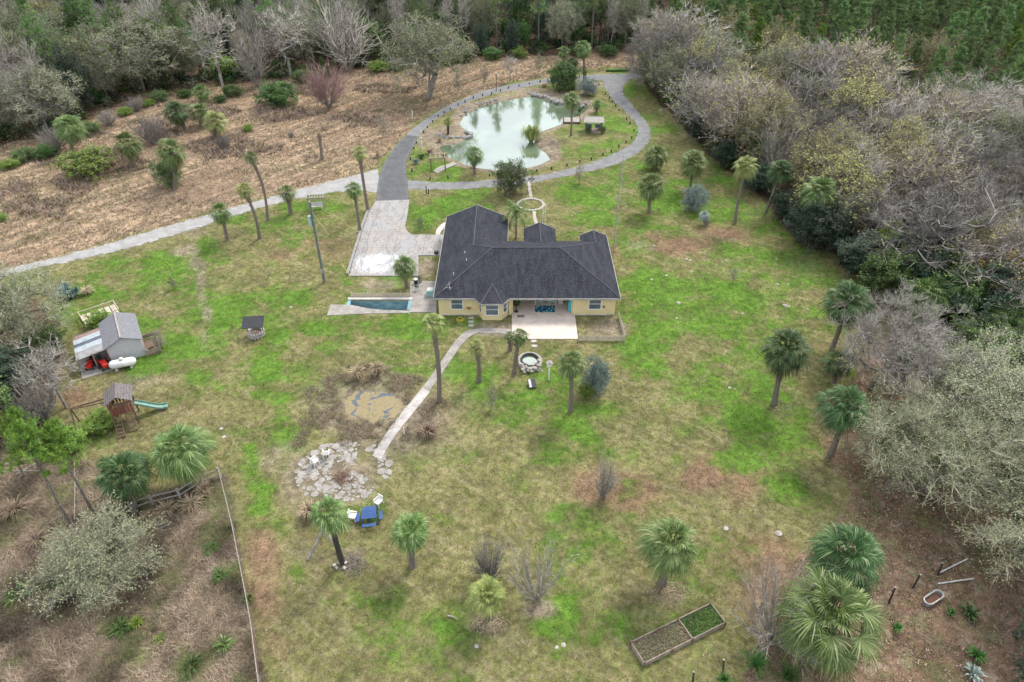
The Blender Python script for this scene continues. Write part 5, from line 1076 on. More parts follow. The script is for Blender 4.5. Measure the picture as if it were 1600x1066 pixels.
for i in range(n): mb.tube([(6.0+.03*i, 59.95+.04*(i % 2), .3), (5.98+.03*i, 59.95+.04*(i % 2), 1.3), (6.05+.02*i, 59.95, 2.3)], [.05, .04, .03], 6)
tag(mb.build('curtain', M['teal']), 'turquoise curtain gathered at the right porch corner', 'curtain')
t = empty('folded_umbrella', (.45, 60.2, .09), 0, 'dark plant stand in the left corner of the porch', 'plant stand'); t.name = 'plant_stand'
mb = MB(); mb.lathe((0, 0, 0), [(.25, 0), (.2, .04), (.05, .1), (.04, .8), (.25, .85), (.25, .9)], 10); mb.build('stand', M['black'], t)
V, Fq = diamonds(rnd3(300)*.35+np.array([0, 0, 1.15]), .12, .04); link('foliage', npmesh('plant_leaves', V, [Fq], M['bush_green']), t)
mb = MB(); mb.b2(5.0, 5.5, 61.6, 62.1, .09, .8).b2(4.95, 5.55, 61.55, 62.15, .8, .84); tag(mb.build('porch_cabinet', M['dirty_white'], bevel=.01), 'pale cabinet standing at the right back of the porch', 'cabinet')
# picket fences
def picket(name, pts, h, lab, mat, gap=.12):
    t = empty(name, (*pts[0], 0), 0, lab, 'fence', 'low picket fences by the house'); o0 = Vector((*pts[0], 0)); mb = MB(); rl = MB(); ps = []
    for (x0, y0), (x1, y1) in zip(pts, pts[1:]):
        a, b_ = Vector((x0, y0, 0))-o0, Vector((x1, y1, 0))-o0; L = (b_-a).length; u = (b_-a)/L; rz = math.atan2(u.y, u.x)
        for z in (h*.25, h*.75): rl.bar(a+Vector((0, 0, z)), b_+Vector((0, 0, z)), .03, .06)
        for i in range(int(L/gap)+1): p = a+u*(i*gap); mb.box((p.x-.03*math.sin(-rz), p.y-.035*math.cos(rz), h/2), (.075, .018, h), rz=rz)
        for i in range(int(L/1.8)+1): p = a+u*min(L, i*1.8); ps.append(p)
    mb.build('pickets', mat, t); rl.build('rail', mat, t)
    for p in ps: MB().b2(p.x-.045, p.x+.045, p.y+.03, p.y+.12, -.1, h+.06).build('post', mat, t, bevel=.008)
picket('picket_fence', [(6.75, 55.15), (11.35, 55.15), (11.2, 59.3)], .7, 'weathered low picket fence round the bed right of the patio', M['wood_pale'])
PW = at(549, 466); PE = at(641.5, 466); picket('picket_fence', [(PW.x, PW.y+.15), (PE.x, PE.y+.15)], .62, 'weathered low picket fence above the blue retaining wall', M['wood_pale'])
# sunken ramp with blue walls
M['blue'] = mk('blue_paint', (.2, .38, .44), (.1, .2, .24), 1.3, .7, fine=.5, stretch=(1, 1, 2.5))
mb = MB(); x0, x1, y0, y1 = PITX0, PITX1, PITY0, PITY1
mb.b2(x0-.35, x1+.3, y1-.02, y1+.35, -1.9, .09).b2(x0-.35, x0, y0, y1-.02, -1.9, .03).b2(x1, x1+.3, y0, y1-.02, -1.9, .1)
rp = empty('retaining_wall', (x0, y1, 0), 0, 'blue painted wall of the sunken ramp beside the house', 'retaining wall'); o = mb.build('wall', M['blue'], rp); o.location = (-x0, -y1, 0)
mb = MB(); mb.b2(x0-.37, x1+.32, y1-.05, y1+.38, .09, .15); o = mb.build('coping', M['concrete'], rp); o.location = (-x0, -y1, 0)
mb = MB(); mb.b2(x0, x1, y0, y1, -1.9, -1.7); o = mb.build('floor', M['concrete'], rp); o.location = (-x0, -y1, 0)
M['path'] = M['old_concrete']
P = W2([(511,493.5),(516.5,476.5),(548,477),(577,483),(603,485.5),(639,486.5),(641,489.5),(575,490.5)])
mb = MB(); mb.prism(P, -1.9, .06); tag(mb.build('ramp_slab', M['path']), kind='structure')
mb = MB(); mb.add([(x0-.35, y0-.2, .02), (x1, y0-.2, .02), (x1, y0+.02, .02), (x0-.35, y0+.35, .02), (x0-.35, y0-.2, -1.9), (x1, y0-.2, -1.9), (x1, y0+.02, -1.9), (x0-.35, y0+.35, -1.9)], [(0, 1, 2, 3), (2, 3, 7, 6), (0, 1, 5, 4)]); tag(mb.build('ramp_edge', M['concrete']), kind='structure')
# low block wall along driveway
mb = MB(); a = W2([(577,331),(570,350),(562,376),(552,408),(545.5,430)])
for i in range(len(a)-1):
    for k in range(6): 
        t = k/6; x = a[i][0]*(1-t)+a[i+1][0]*t; y = a[i][1]*(1-t)+a[i+1][1]*t; mb.box((x-.18, y, .12), (.3, .75+random.random()*.3, .26+.06*random.random()), rz=random.uniform(-.1, .1))
tag(mb.build('driveway_edging', M['grey_stone'], bevel=.03), 'rough dark stone edging along the left side of the driveway', 'edging')
# side yard bits
p = at(673, 462); t = empty('air_conditioner', (p.x, p.y, .07), 0, 'boxy teal air conditioner against the left house wall', 'air conditioner'); mb = MB(); mb.b2(-.4, .4, -.4, .4, 0, .75); mb.build('case', M['agave'] if False else mk('ac_case', (.25, .42, .42), (.2, .33, .33), 4, .5), t, bevel=.02); MB().lathe((0, 0, .75), [(.34, 0), (.34, .03), (.1, .05)], 16).build('fan_grille', M['dirty_white'], t)
for x, y, c, lab in ((650,444,'black','left black bin on the side terrace'),(657,441,'steel','grey drum on the side terrace'),(652,455,'dirty_white','white tub on the side terrace')):
    p = at(x, y); t = empty('bin', (p.x, p.y, .07), 0, lab, 'bin'); MB().lathe((0, 0, 0), [(.2, 0), (.24, .5), (.25, .55)], 12).build('body', M[c], t); MB().lathe((0, 0, .56), [(.26, 0), (.26, .03), (.1, .08)], 12).build('lid', M['dirty_white' if c == 'black' else 'black'], t)
p = at(682.5, 404); t = empty('grill', (p.x, p.y, 0), 0, 'round dark kettle grill beside the left house wall', 'grill'); MB().lathe((0, 0, .55), [(.1, 0), (.28, .15), (.3, .3), (.25, .42), (.05, .5)], 14).build('bowl', M['black'], t, smooth=True)
for k in range(3): MB().bar((.2*math.cos(k*2.1), .2*math.sin(k*2.1), 0), (.1*math.cos(k*2.1), .1*math.sin(k*2.1), .6), .03).build('leg', M['steel'], t)
# yellow hose, house bed
p = at(719, 500); mb = MB()
for r in (.3, .36, .42): mb.tube([(p.x+r*math.cos(a), p.y+r*.8*math.sin(a), .05+(.42-r)) for a in np.linspace(0, 6.283, 18)], .025, 6)
tag(mb.build('garden_hose', mk('hose', (.55, .45, .04), None, 4)), 'coiled yellow hose in the grass before the bay window', 'hose')
# ------------------------------------------------------------------ shed group
sb = at(177, 570); yaw = R(31); shed = empty('shed', (sb.x, sb.y, 0), yaw, 'small pale shed with grey shingle gable roof and open lean-to', 'shed')
Wd_, Dp, H1, H2 = 3.0, 4.5, 2.05, 2.75
M['siding'] = mk('grey_siding', (.46, .46, .47), (.38, .38, .39), 3, .7, stretch=(1, 1, 6)); M['pinktrim'] = mk('pink_trim', (.42, .2, .2), None, 3)
mb = MB(); mb.b2(0, Wd_, 0, .1, 0, H1).b2(0, Wd_, Dp-.1, Dp, 0, H1).b2(0, .1, .1, Dp-.1, 0, H1).b2(Wd_-.1, Wd_, .1, Dp-.1, 0, H1)
for y in (0.01, Dp-.11): mb.add([(0, y, H1), (Wd_, y, H1), (Wd_/2, y, H2), (0, y+.1, H1), (Wd_, y+.1, H1), (Wd_/2, y+.1, H2)], [(0, 1, 2), (5, 4, 3), (0, 3, 4, 1), (1, 4, 5, 2), (2, 5, 3, 0)])
mb.build('wall', M['siding'], shed)
M['shingle2'] = mk('grey_shingle', (.2, .2, .22), (.12, .12, .13), 6, .85, fine=.5)
sl = (H2-H1)/(Wd_/2); r_ = MB()
for sgn in (-1, 1):
    xe = Wd_/2+sgn*(Wd_/2+.2); ze_ = H1-.2*sl+.06
    r_.add([(Wd_/2, -.25, H2+.06), (xe, -.25, ze_), (xe, Dp+.25, ze_), (Wd_/2, Dp+.25, H2+.06)], [(0, 1, 2, 3) if sgn > 0 else (3, 2, 1, 0)])
o = r_.build('roof', M['shingle2'], shed); so = o.modifiers.new('s', 'SOLIDIFY'); so.thickness = .07; so.offset = -1
MB().bar((Wd_/2, -.27, H2+.1), (Wd_/2, Dp+.27, H2+.1), .16, .05).build('ridge_cap', M['wood_grey'], shed)
mb = MB(); mb.b2(-.04, .03, -.04, .03, 0, H1); mb.build('corner_trim', M['pinktrim'], shed)
M['tin'] = mk('tin', (.33, .33, .345), (.22, .21, .2), 2, .55, metal=.2); lx = -2.5
def sheet(x0, x1, y0, y1, mat, name='lean_roof', dz=0):
    zz = lambda x: 1.98+(x/2.5)*.32+dz; mb = MB(); n = max(2, int((y1-y0)/.11)); vs = []; fs = []
    for i in range(n+1):
        y = y0+(y1-y0)*i/n; k = .018*(i % 2); vs += [(x0, y, zz(x0)+k), (x1, y, zz(x1)+k)]
    for i in range(n): fs.append((2*i, 2*i+1, 2*i+3, 2*i+2))
    mb.add(vs, fs); o = mb.build(name, mat, shed); so = o.modifiers.new('s', 'SOLIDIFY'); so.thickness = .012
for y0, y1, c, dz in ((-.1, 1.15, 'tin', 0), (1.16, 2.0, 'pale_tin', .03), (2.01, 2.6, 'dark_tin', 0), (2.61, 3.4, 'pale_tin', .03), (3.41, 4.1, 'rust_tin', 0)):
    if c not in M: M[c] = mk(c, dict(pale_tin=(.38, .42, .45), dark_tin=(.1, .12, .15), rust_tin=(.3, .2, .18))[c], None, 3, .5)
    sheet(lx-.15, -.12, y0, y1, M[c], dz=dz)
for x in (lx, lx/2):
    for y in (0, 3.95): MB().b2(x-.05, x+.05, y-.05, y+.05, 0, 1.93-.16*(x < -2)).build('post', M['wood'], shed)
mb = MB(); mb.bar((lx, 0, 1.6), (-.1, 0, 1.95), .05, .12); mb.bar((lx, 3.95, 1.6), (-.1, 3.95, 1.95), .05, .12); mb.build('beam', M['wood'], shed)
MB().b2(lx-.25, -.02, -.9, 4.0, -.05, .06).build('floor_slab', M['wood_grey'], shed)
def SL(x, y, z=0): c, s = math.cos(yaw), math.sin(yaw); return Vector((sb.x+x*c-y*s, sb.y+x*s+y*c, z))
# riding mower
M['red'] = mk('red_paint', (.55, .02, .015), (.42, .015, .012), 4, .35, fine=.1, spec=.5)
def mower(loc, rz, lab, s=1.0):
    t = empty('riding_mower', loc, rz, lab, 'riding mower', 'mowers in the lean-to'); t.scale = (s,)*3
    mb = MB(); mb.add([(-.28, -.95, .35), (.28, -.95, .35), (.3, -.2, .35), (-.3, -.2, .35), (-.22, -.9, .72), (.22, -.9, .72), (.26, -.2, .85), (-.26, -.2, .85)], [(0, 3, 2, 1), (4, 5, 6, 7), (0, 1, 5, 4), (1, 2, 6, 5), (2, 3, 7, 6), (3, 0, 4, 7)]); mb.build('hood', M['red'], t, bevel=.06)
    mb = MB(); mb.b2(-.35, .35, .15, .8, .4, .62); mb.build('fender', M['red'], t, bevel=.08); mb = MB(); mb.b2(-.3, .3, -.2, .75, .25, .4).b2(-.55, .55, -.35, .3, .16, .3); mb.build('chassis', M['black'], t, bevel=.03)
    mb = MB(); mb.b2(-.2, .2, .3, .65, .63, .72); mb.box((0, .66, .88), (.4, .08, .36), rx=-.2); mb.build('seat', M['black'], t, bevel=.03)
    mb = MB(); mb.tube([(.19*math.cos(a), -.02+.19*math.sin(a), 1.0+.06*math.sin(a)) for a in np.linspace(0, 6.283, 15)], .018, 6); mb.bar((0, -.2, .85), (0, -.02, 1.0), .03); mb.build('steering_wheel', M['black'], t)
    for x, y, r, w_ in ((-.4, .5, .27, .22), (.4, .5, .27, .22), (-.36, -.65, .19, .14), (.36, -.65, .19, .14)):
        wv = MB().tube([(x-w_/2, y, r), (x+w_/2, y, r)], r, 16).build('wheel', M['black'], t, bevel=.03); MB().tube([(x-w_/2-.01, y, r), (x+w_/2+.01, y, r)], r*.5, 12).build('rim', M['dirty_white'], wv)
mower(tuple(SL(-.75, .1, .065)), yaw+.25, 'red riding mower at the front of the lean-to'); mower(tuple(SL(-1.75, .75, .065)), yaw-.3, 'red mower parked deeper under the tin roof', .9)
# propane tank
p = at(195, 575); t = empty('propane_tank', (p.x, p.y, 0), R(20), 'long white propane tank lying in front of the shed wall', 'propane tank')
mb = MB(); prof = [(-1.2, .02), (-1.17, .16), (-1.1, .28), (-.95, .38), (-.8, .42), (.8, .42), (.95, .38), (1.1, .28), (1.17, .16), (1.2, .02)]; mb.tube([(x, 0, .62) for x, r in prof], [r for x, r in prof], 20)
mb.build('tank', M['white'], t, smooth=True)
for x in (-.65, .65): MB().b2(x-.1, x+.1, -.32, .32, 0, .28).build('foot', M['dirty_white'], t)
MB().lathe((.0, 0, 1.02), [(.2, 0), (.2, .14), (.15, .2), (.02, .23)], 12).build('valve_dome', M['dirty_white'], t, smooth=True); MB().tube([(0, y, .62+z) for y, z in [(.43*math.cos(a), .43*math.sin(a)) for a in np.linspace(0, 6.283, 20)]], .012, 5).build('strap', M['steel'], t)
# pen at right of the shed, timber frame behind
def frame_thing(name, loc, rz, lx_, ly, h, label, cat, mat, slats=0, bed=None, n=4, bw=.09, kind='rail'):
    t = empty(name, loc, rz, label, cat); mb = MB()
    for z in (h,): mb.b2(0, lx_, -.03, .03, z-bw, z).b2(0, lx_, ly-.03, ly+.03, z-bw, z).b2(-.03, .03, .03, ly-.03, z-bw, z).b2(lx_-.03, lx_+.03, .03, ly-.03, z-bw, z)
    mb.build('rail', mat, t)
    for i in range(n+1):
        for y in (0, ly): MB().b2(lx_*i/n-.04, lx_*i/n+.04, y-.04, y+.04, -.05, h+.02).build('post', mat, t)
    for i in range(slats): x = lx_*(i+.5)/slats; MB().b2(x-lx_/slats*.4, x+lx_/slats*.4, .04, ly-.04, h*.35, h*.35+.04).build('board', M['wood_pale'], t)
    if bed: MB().b2(.03, lx_-.03, .03, ly-.03, -.05, .1).build('soil', bed, t)
    return t
M['soil'] = mk('soil', (.2, .15, .11), (.11, .08, .06), 5, .95)
p = SL(3.06, -.35); frame_thing('animal_pen', tuple(p), yaw, 1.3, 2.9, .7, 'small boarded pen with bare soil at the right shed wall', 'pen', M['wood'], 0, M['soil'], 2, .4)
mb = MB(); q0 = SL(3.55, .5, .12); mb.box((q0.x, q0.y, .3), (.5, .35, .35), rz=yaw); tag(mb.build('feed_box', M['wood_dark'], bevel=.03), 'dark box standing in the small boarded pen', 'box')
p = at(134, 511); pq = at(189, 492); rz = math.atan2(pq.y-p.y, pq.x-p.x); frame_thing('timber_frame', tuple(p), rz, (pq-p).length, 2.1, .75, 'pale timber planter frame with boards behind the shed', 'planter frame', M['wood_pale'], 6, None, 3)
# ------------------------------------------------------------------ playset
p = at(201, 655); t = empty('playset', (p.x, p.y, 0), R(24), 'dark wooden playset with plank roof, ladders and green slide', 'playset'); t.scale = (1.12,)*3
for x in (-.75, .75):
    for y in (-.75, .75): MB().b2(x-.05, x+.05, y-.05, y+.05, 0, 2.45).build('post', M['wood_dark'], t)
mb = MB()
for i in range(9): mb.b2(-.75, .75, -.74+i*.165, -.6+i*.165, 1.2, 1.24)
mb.build('deck', M['wood_dark'], t)
for sgn in (-1, 1):
    mb = MB()
    for i in range(6):
        f0, f1 = i/6, (i+.9)/6; x0, x1 = sgn*1.0*f0, sgn*1.0*f1; mb.add([(x0, -.95, 3.0-.65*f0), (x1, -.95, 3.0-.65*f1), (x1, .95, 3.0-.65*f1), (x0, .95, 3.0-.65*f0), (x0, -.95, 3.04-.65*f0), (x1, -.95, 3.04-.65*f1), (x1, .95, 3.04-.65*f1), (x0, .95, 3.04-.65*f0)], [(0, 1, 2, 3), (4, 5, 6, 7), (0, 1, 5, 4), (1, 2, 6, 5), (2, 3, 7, 6), (3, 0, 4, 7)])
    mb.build('roof', mk('old_boards', (.17, .15, .15), (.1, .085, .085), 6, .9), t)
mb = MB()
for y in (-.78, .78):
    for i in range(7): mb.b2(-.7+i*.22, -.56+i*.22, y-.015, y+.015, 1.25, 1.95)
for i in range(5): mb.b2(-.79, -.76, -.6+i*.28, -.45+i*.28, 1.25, 1.95)
mb.build('railing', mk('red_boards', (.22, .07, .04), (.15, .06, .04), 5), t)
for (x, y0_, y1_) in ((-.45, -.78, -2.1), (.4, -.78, -1.7)):
    mb = MB()
    for dx in (-.25, .25): mb.bar((x+dx, y0_, 1.25), (x+dx, y1_, 0), .04, .12)
    for i in range(6): f = (i+.5)/6; mb.bar((x-.25, y0_+(y1_-y0_)*f, 1.25*(1-f)), (x+.25, y0_+(y1_-y0_)*f, 1.25*(1-f)), .12, .03)
    mb.build('ladder', M['wood_dark'], t)
mb = MB(); pts = [(.8, .2, 1.25), (1.4, .2, .85), (2.1, .2, .35), (2.5, .2, .18), (2.9, .2, .16)]
for i in range(4):
    a_, b_ = pts[i], pts[i+1]
    mb.bar(a_, b_, .5, .03)
    for dy in (-.25, .25): mb.bar((a_[0], a_[1]+dy, a_[2]+.08), (b_[0], b_[1]+dy, b_[2]+.08), .03, .16)
mb.build('slide', mk('green_slide', (.12, .24, .19), (.2, .31, .26), 3, .5), t)
mb = MB(); mb.bar((-.8, .3, 2.3), (-3.4, .3, 2.15), .1, .12); mb.bar((-.8, -.2, 2.3), (-3.4, .1, 2.2), .05, .1); mb.build('swing_beam', M['wood_dark'], t)
for y in (-.7, 1.3): MB().bar((-3.35, .3, 2.15), (-3.5, y, 0), .08).build('leg', M['wood_dark'], t)
for x in (-1.5, -2.5):
    mb = MB(); mb.b2(x-.22, x+.22, .22, .38, .5, .53)
    for dx in (-.2, .2): mb.tube([(x+dx, .3, .53), (x+dx, .3, 2.2)], .01, 4)
    mb.build('swing', M['black'], t)
# ------------------------------------------------------------------ well like stove with black roof
p = at(401, 524); t = empty('garden_well', (p.x, p.y, 0), R(6), 'round stone well with black tilted roof on the left lawn', 'well'); mb = MB()
for k in range(16):
    for j in range(3): a = k*.3927+j*.2; mb.box((.72*math.cos(a), .72*math.sin(a), .12+j*.2), (.3, .26, .19), rz=a+random.uniform(-.1, .1))
mb.build('stone_ring', M['stone'], t, bevel=.04); MB().lathe((0, 0, .05), [(.6, 0), (.6, .3)], 16).build('fill', M['soil'], t)
for x in (-.75, .75): MB().b2(x-.05, x+.05, -.05, .05, 0, 1.5).build('post', M['wood'], t)
mb = MB(); mb.box((0, .0, 1.65), (2.1, 1.5, .07), rx=R(18)); mb.build('roof', M['black'], t, bevel=.01); mb = MB(); mb.box((.35, -.35, .72), (.3, .2, .2)); mb.build('bucket', M['pinktrim'], t, bevel=.04)
# arbor with bench
p = at(496, 327); t = empty('arbor', (p.x, p.y, 0), R(8), 'grey timber arbor with slatted top at the gravel road', 'arbor')
for x in (-.95, .95):
    for y in (-.4, .4): MB().b2(x-.06, x+.06, y-.06, y+.06, 0, 1.75).build('post', M['wood_grey'], t)
mb = MB()
for y in (-.46, .46): mb.b2(-1.25, 1.25, y-.03, y+.03, 1.75, 1.9)
mb.build('beam', M['wood_grey'], t); mb = MB()
for i in range(7): mb.b2(-1.1+i*.35, -1.03+i*.35, -.75, .75, 1.905, 1.98)
mb.build('slat', M['wood_grey'], t)
mb = MB(); mb.b2(-.7, .7, -.2, .2, .42, .47).b2(-.7, .7, .18, .22, .5, .95)
for x in (-.6, .6): mb.b2(x-.03, x+.03, -.18, .18, 0, .42)
o = mb.build('bench', M['dirty_white']); o.location = (p.x, p.y, 0); o.rotation_euler = (0, 0, R(8)); tag(o, 'pale bench under the grey timber arbor', 'bench')
# utility pole
b = at(507, 441); c = topz(b, 483.5, 316); t = empty('utility_pole', (b.x, b.y, 0), 0, 'tall greenish wooden utility pole on the lawn left of the driveway', 'utility pole')
MB().tube([(0, 0, -.2), (c.x-b.x, c.y-b.y, c.z)], [.17, .12], 12).build('pole', mk('treated_pole', (.15, .19, .15), (.09, .11, .09), 3, .9, stretch=(1, 1, .3)), t); h = c.z
MB().tube([(.17, -.1, 0), (.15+(c.x-b.x)*.8, -.1, h*.8)], .045, 6).build('conduit', M['steel'], t); mb = MB(); mb.tube([(-.28, 0, h*.72), (-.28, 0, h*.84)], .17, 12); mb.build('transformer', mk('transformer', (.35, .45, .48), None, 4), t, bevel=.03)
MB().b2(-.14, .14, -.3, -.14, 1.3, 1.8).build('meter_box', M['steel'], t, bevel=.02); MB().lathe((c.x-b.x, c.y-b.y, h), [(.05, 0), (.07, .08), (.03, .15)], 8).build('insulator', M['dirty_white'], t)
MB().tube([(.05, 0, h*.9), (1.6, -.5, h*.9-2.6)], .02, 5).build('stay_wire', mk('stay_yellow', (.5, .48, .2), None, 3), t)
p = at(546, 431); mb = MB(); mb.bar((p.x, p.y, 0), (p.x-.75, p.y+.4, 1.3), .05); tag(mb.build('leaning_stake', mk('yellow_stake', (.5, .46, .12), None, 4)), 'thin yellow stake leaning at the lower driveway corner', 'stake')
# antenna tower
b = at(959, 393); c = topz(b, 972, 256); t = empty('antenna_tower', (b.x, b.y, 0), 0, 'slim steel lattice antenna tower right of the house', 'antenna tower'); h = c.z; mb = MB(); lt = MB()
leg = [(.17*math.cos(a), .17*math.sin(a)) for a in (0, 2.094, 4.189)]
for x, y in leg: mb.tube([(x, y, -.1), (x, y, h)], .018, 5)
n = int(h/.4)
for i in range(n):
    for k in range(3): lt.bar((*leg[k], i*h/n), (*leg[(k+1) % 3], (i+1)*h/n), .012)
mb.build('leg', M['steel'], t); lt.build('lattice', M['steel'], t); MB().tube([(0, 0, h-.2), (0, 0, h+1.2)], .018, 5).build('mast', M['steel'], t)
# ------------------------------------------------------------------ fish pond of stone, dark panel, bird house
p = at(828, 568); t = empty('fish_pond', (p.x, p.y, 0), 0.2, 'raised oval stone fish pond with dark rim in front of the patio', 'fish pond'); mb = MB()
for k in range(26):
    a = k*2*math.pi/26; r = 1+.06*random.random()
    mb.box((1.12*r*math.cos(a), 1.25*r*math.sin(a), .22), (.34, .3, .5+.1*random.random()), rz=a)
mb.build('stone_wall', M['stone'], t, bevel=.05); mb = MB(); mb.tube([(.95*math.cos(a), 1.08*math.sin(a), .5) for a in np.linspace(0, 6.283, 28)], .12, 8); mb.build('rim', M['black'], t)
MB().prism([(.9*math.cos(a), 1.02*math.sin(a)) for a in np.linspace(0, 6.0, 22)], .0, .34).build('water', M['water'], t)
mb = MB()
for k in range(60): rocky(mb, (random.uniform(-1.25, 1.0), random.uniform(-1.6, -.35), random.uniform(0, .6)), random.uniform(.08, .24))
mb.build('rockery', M['stone'], t)
t.scale = (.88, .88, .9)
p = at(831, 603); t = empty('filter_box', (p.x, p.y, 0), R(10), 'dark slanted panel box below the stone fish pond', 'panel'); mb = MB(); mb.box((0, 0, .3), (.72, .95, .06), rx=R(20)); mb.build('panel', M['black'], t, bevel=.01); mb = MB(); mb.box((-.18, 0, .338), (.22, .85, .01), rx=R(20)); mb.build('strip', M['steel'], t); mb = MB(); mb.b2(-.3, .3, -.3, .3, 0, .2); mb.build('base', M['wood_dark'], t)
p = at(857.5, 594); t = empty('bird_house', (p.x, p.y, 0), R(15), 'white bird house on a white post between two palms', 'bird house'); MB().b2(-.05, .05, -.05, .05, 0, 1.75).build('post', M['white'], t); mb = MB(); mb.b2(-.2, .2, -.17, .17, 1.75, 2.05); mb.build('box', M['white'], t)
mb = MB()
for sgn in (-1, 1): mb.box((sgn*.13, 0, 2.14), (.34, .46, .03), ry=sgn*R(30))
mb.build('roof', M['wood_grey'], t)
# stone patio disc and fire pit
c0 = at(536, 735); mb = MB(); rg = random.Random(3); pts = []
sz0 = at(608, 735).x-c0.x; szy = (at(536, 690).y-at(536, 785).y)/2
while len(pts) < 230:
    x, y = rg.uniform(-1, 1), rg.uniform(-1, 1)
    if x*x+y*y > 1 or ((x+.05)**2+(y-.05)**2 < .07) : continue
    px_, py_ = x*sz0, y*szy
    if all(math.hypot(px_-a, py_-b_) > (r+.07) for a, b_, r in pts): pts.append((px_, py_, rg.choice((.1, .16, .22, .3, .38))*rg.uniform(.8, 1.2)))
    if rg.random() < .0002: break
for x, y, r in pts:
    if vnoise(x*.8+9, y*.8+4, 2) < .3: continue
    n = rg.randint(5, 7); a0 = rg.uniform(0, 6); pl = [(c0.x+x+r*rg.uniform(.75, 1.1)*math.cos(a0+k*6.283/n), c0.y+y+r*rg.uniform(.75, 1.1)*math.sin(a0+k*6.283/n)) for k in range(n)]; mb.prism(pl, 0, .025+.02*rg.random())
o = mb.build('stone_patio', mk('pale_flagstone', (.33, .31, .285), (.2, .175, .15), 1.8, .9, fine=.8), bevel=.015); tag(o, kind='structure')
p = at(536, 747); t = empty('fire_pit', (p.x, p.y, 0), 0, 'heap of dark branches in the middle of the round stone patio', 'brush heap'); mb = MB()
for k in range(70): a = rg.uniform(0, 6.28); r = rg.uniform(0, .8); u = rg.uniform(0, 6.28); L = rg.uniform(.2, .7); mb.bar((r*math.cos(a), r*math.sin(a), rg.uniform(.03, .3)), (r*math.cos(a)+L*math.cos(u), r*math.sin(a)+L*math.sin(u), rg.uniform(.03, .35)), .03)
mb.build('branches', M['wood_dark'], t)
# plastic chairs and blue table
def chair(x, y, rz, lab, mat='white', tip=False, grp='white plastic chairs'):
    p = at(x, y); t = empty('garden_chair', (p.x, p.y, .03), rz, lab, 'chair', grp); m_ = M[mat]
    mb = MB(); mb.b2(-.25, .25, -.24, .24, .4, .44); mb.build('seat', m_, t, bevel=.015); mb = MB()
    for i in range(5): mb.box((-.2+i*.1, .27, .64), (.07, .03, .44), rx=-.2)
    mb.box((0, .31, .86), (.5, .035, .08), rx=-.2); mb.build('backrest', m_, t)
    for sx in (-.24, .24):
        for sy in (-.22, .24): MB().bar((sx*1.1, sy*1.15, 0), (sx, sy, .42), .045).build('leg', m_, t)
        mb = MB(); mb.b2(sx-.035, sx+.035, -.24, .28, .62, .65); mb.bar((sx, -.22, .42), (sx, -.22, .62), .04); mb.build('armrest', m_, t)
chair(493, 726, R(140), 'white plastic chair at the left rim of the stone patio'); chair(511, 714, R(185), 'white plastic chair right of the other one on the stone patio')
chair(552.5, 812, R(80), 'white plastic chair left of the blue table'); chair(592, 790, R(-35), 'white plastic chair behind the right corner of the blue table')
M['blue_pl'] = mk('blue_plastic', (.008, .06, .2), (.008, .04, .14), 3, .45, spec=.5)
p = at(578, 812); t = empty('picnic_table', (p.x, p.y, 0), R(8), 'bright blue picnic table with attached benches on the lower lawn', 'picnic table')
mb = MB(); 
for i in range(6): mb.b2(-.55, .55, -.45+i*.153, -.31+i*.153, .68, .72)
mb.build('tabletop', M['blue_pl'], t, bevel=.01)
for (x, y, dx, dy) in ((0, -.85, .5, .13), (0, .8, .5, .13), (-.85, 0, .13, .42), (.85, 0, .13, .42)): mb = MB(); mb.b2(x-dx, x+dx, y-dy, y+dy, .4, .44); mb.build('bench', M['blue_pl'], t, bevel=.015)
for x in (-.45, .45):
    for y in (-.35, .35): mb = MB(); mb.bar((x*1.3, y*1.5, 0), (x*.8, y*.8, .68), .06); mb.build('leg', M['blue_pl'], t)
mb = MB(); mb.b2(-.8, .8, -.04, .04, .34, .4).b2(-.04, .04, -.85, .85, .27, .335); mb.build('frame', M['blue_pl'], t)
# leaning cut trunks at burnt palm
for (xa, ya), (xb, yb), r, lab in (((481,874),(505,826),.11,'pale cut trunk propped left of the burnt palm'), ((529,862),(506,828),.1,'pale cut trunk propped behind the black trunk')):
    a = at(xa, ya, .1); b = at(xb, yb, 2.0); mb = MB(); mb.tube([a, (a+b)/2+Vector((.05, 0, .02)), b], [r, r*.9, r*.8], 9); tag(mb.build('cut_trunk', M['bark_pale']), lab, 'log', 'cut trunks at the burnt palm')
p = at(534, 884); mb = MB()
for k in range(7): mb.box((p.x+random.uniform(-.5, .4), p.y+random.uniform(-.3, .3), .08), (.25, .2, .18), rz=random.uniform(0, 3))
tag(mb.build('rock_pile', M['stone'], bevel=.05), 'few pale rocks at the foot of the burnt palm', 'rocks')
p = at(632, 680); t = empty('tap_post', (p.x, p.y, 0), 0, 'short white pipe post beside the concrete path', 'pipe post'); MB().tube([(0, 0, 0), (0, 0, .9)], .04, 8).build('pipe', M['white'], t); MB().tube([(0, 0, .85), (.15, -.05, .85)], .03, 6).build('tap', M['steel'], t)
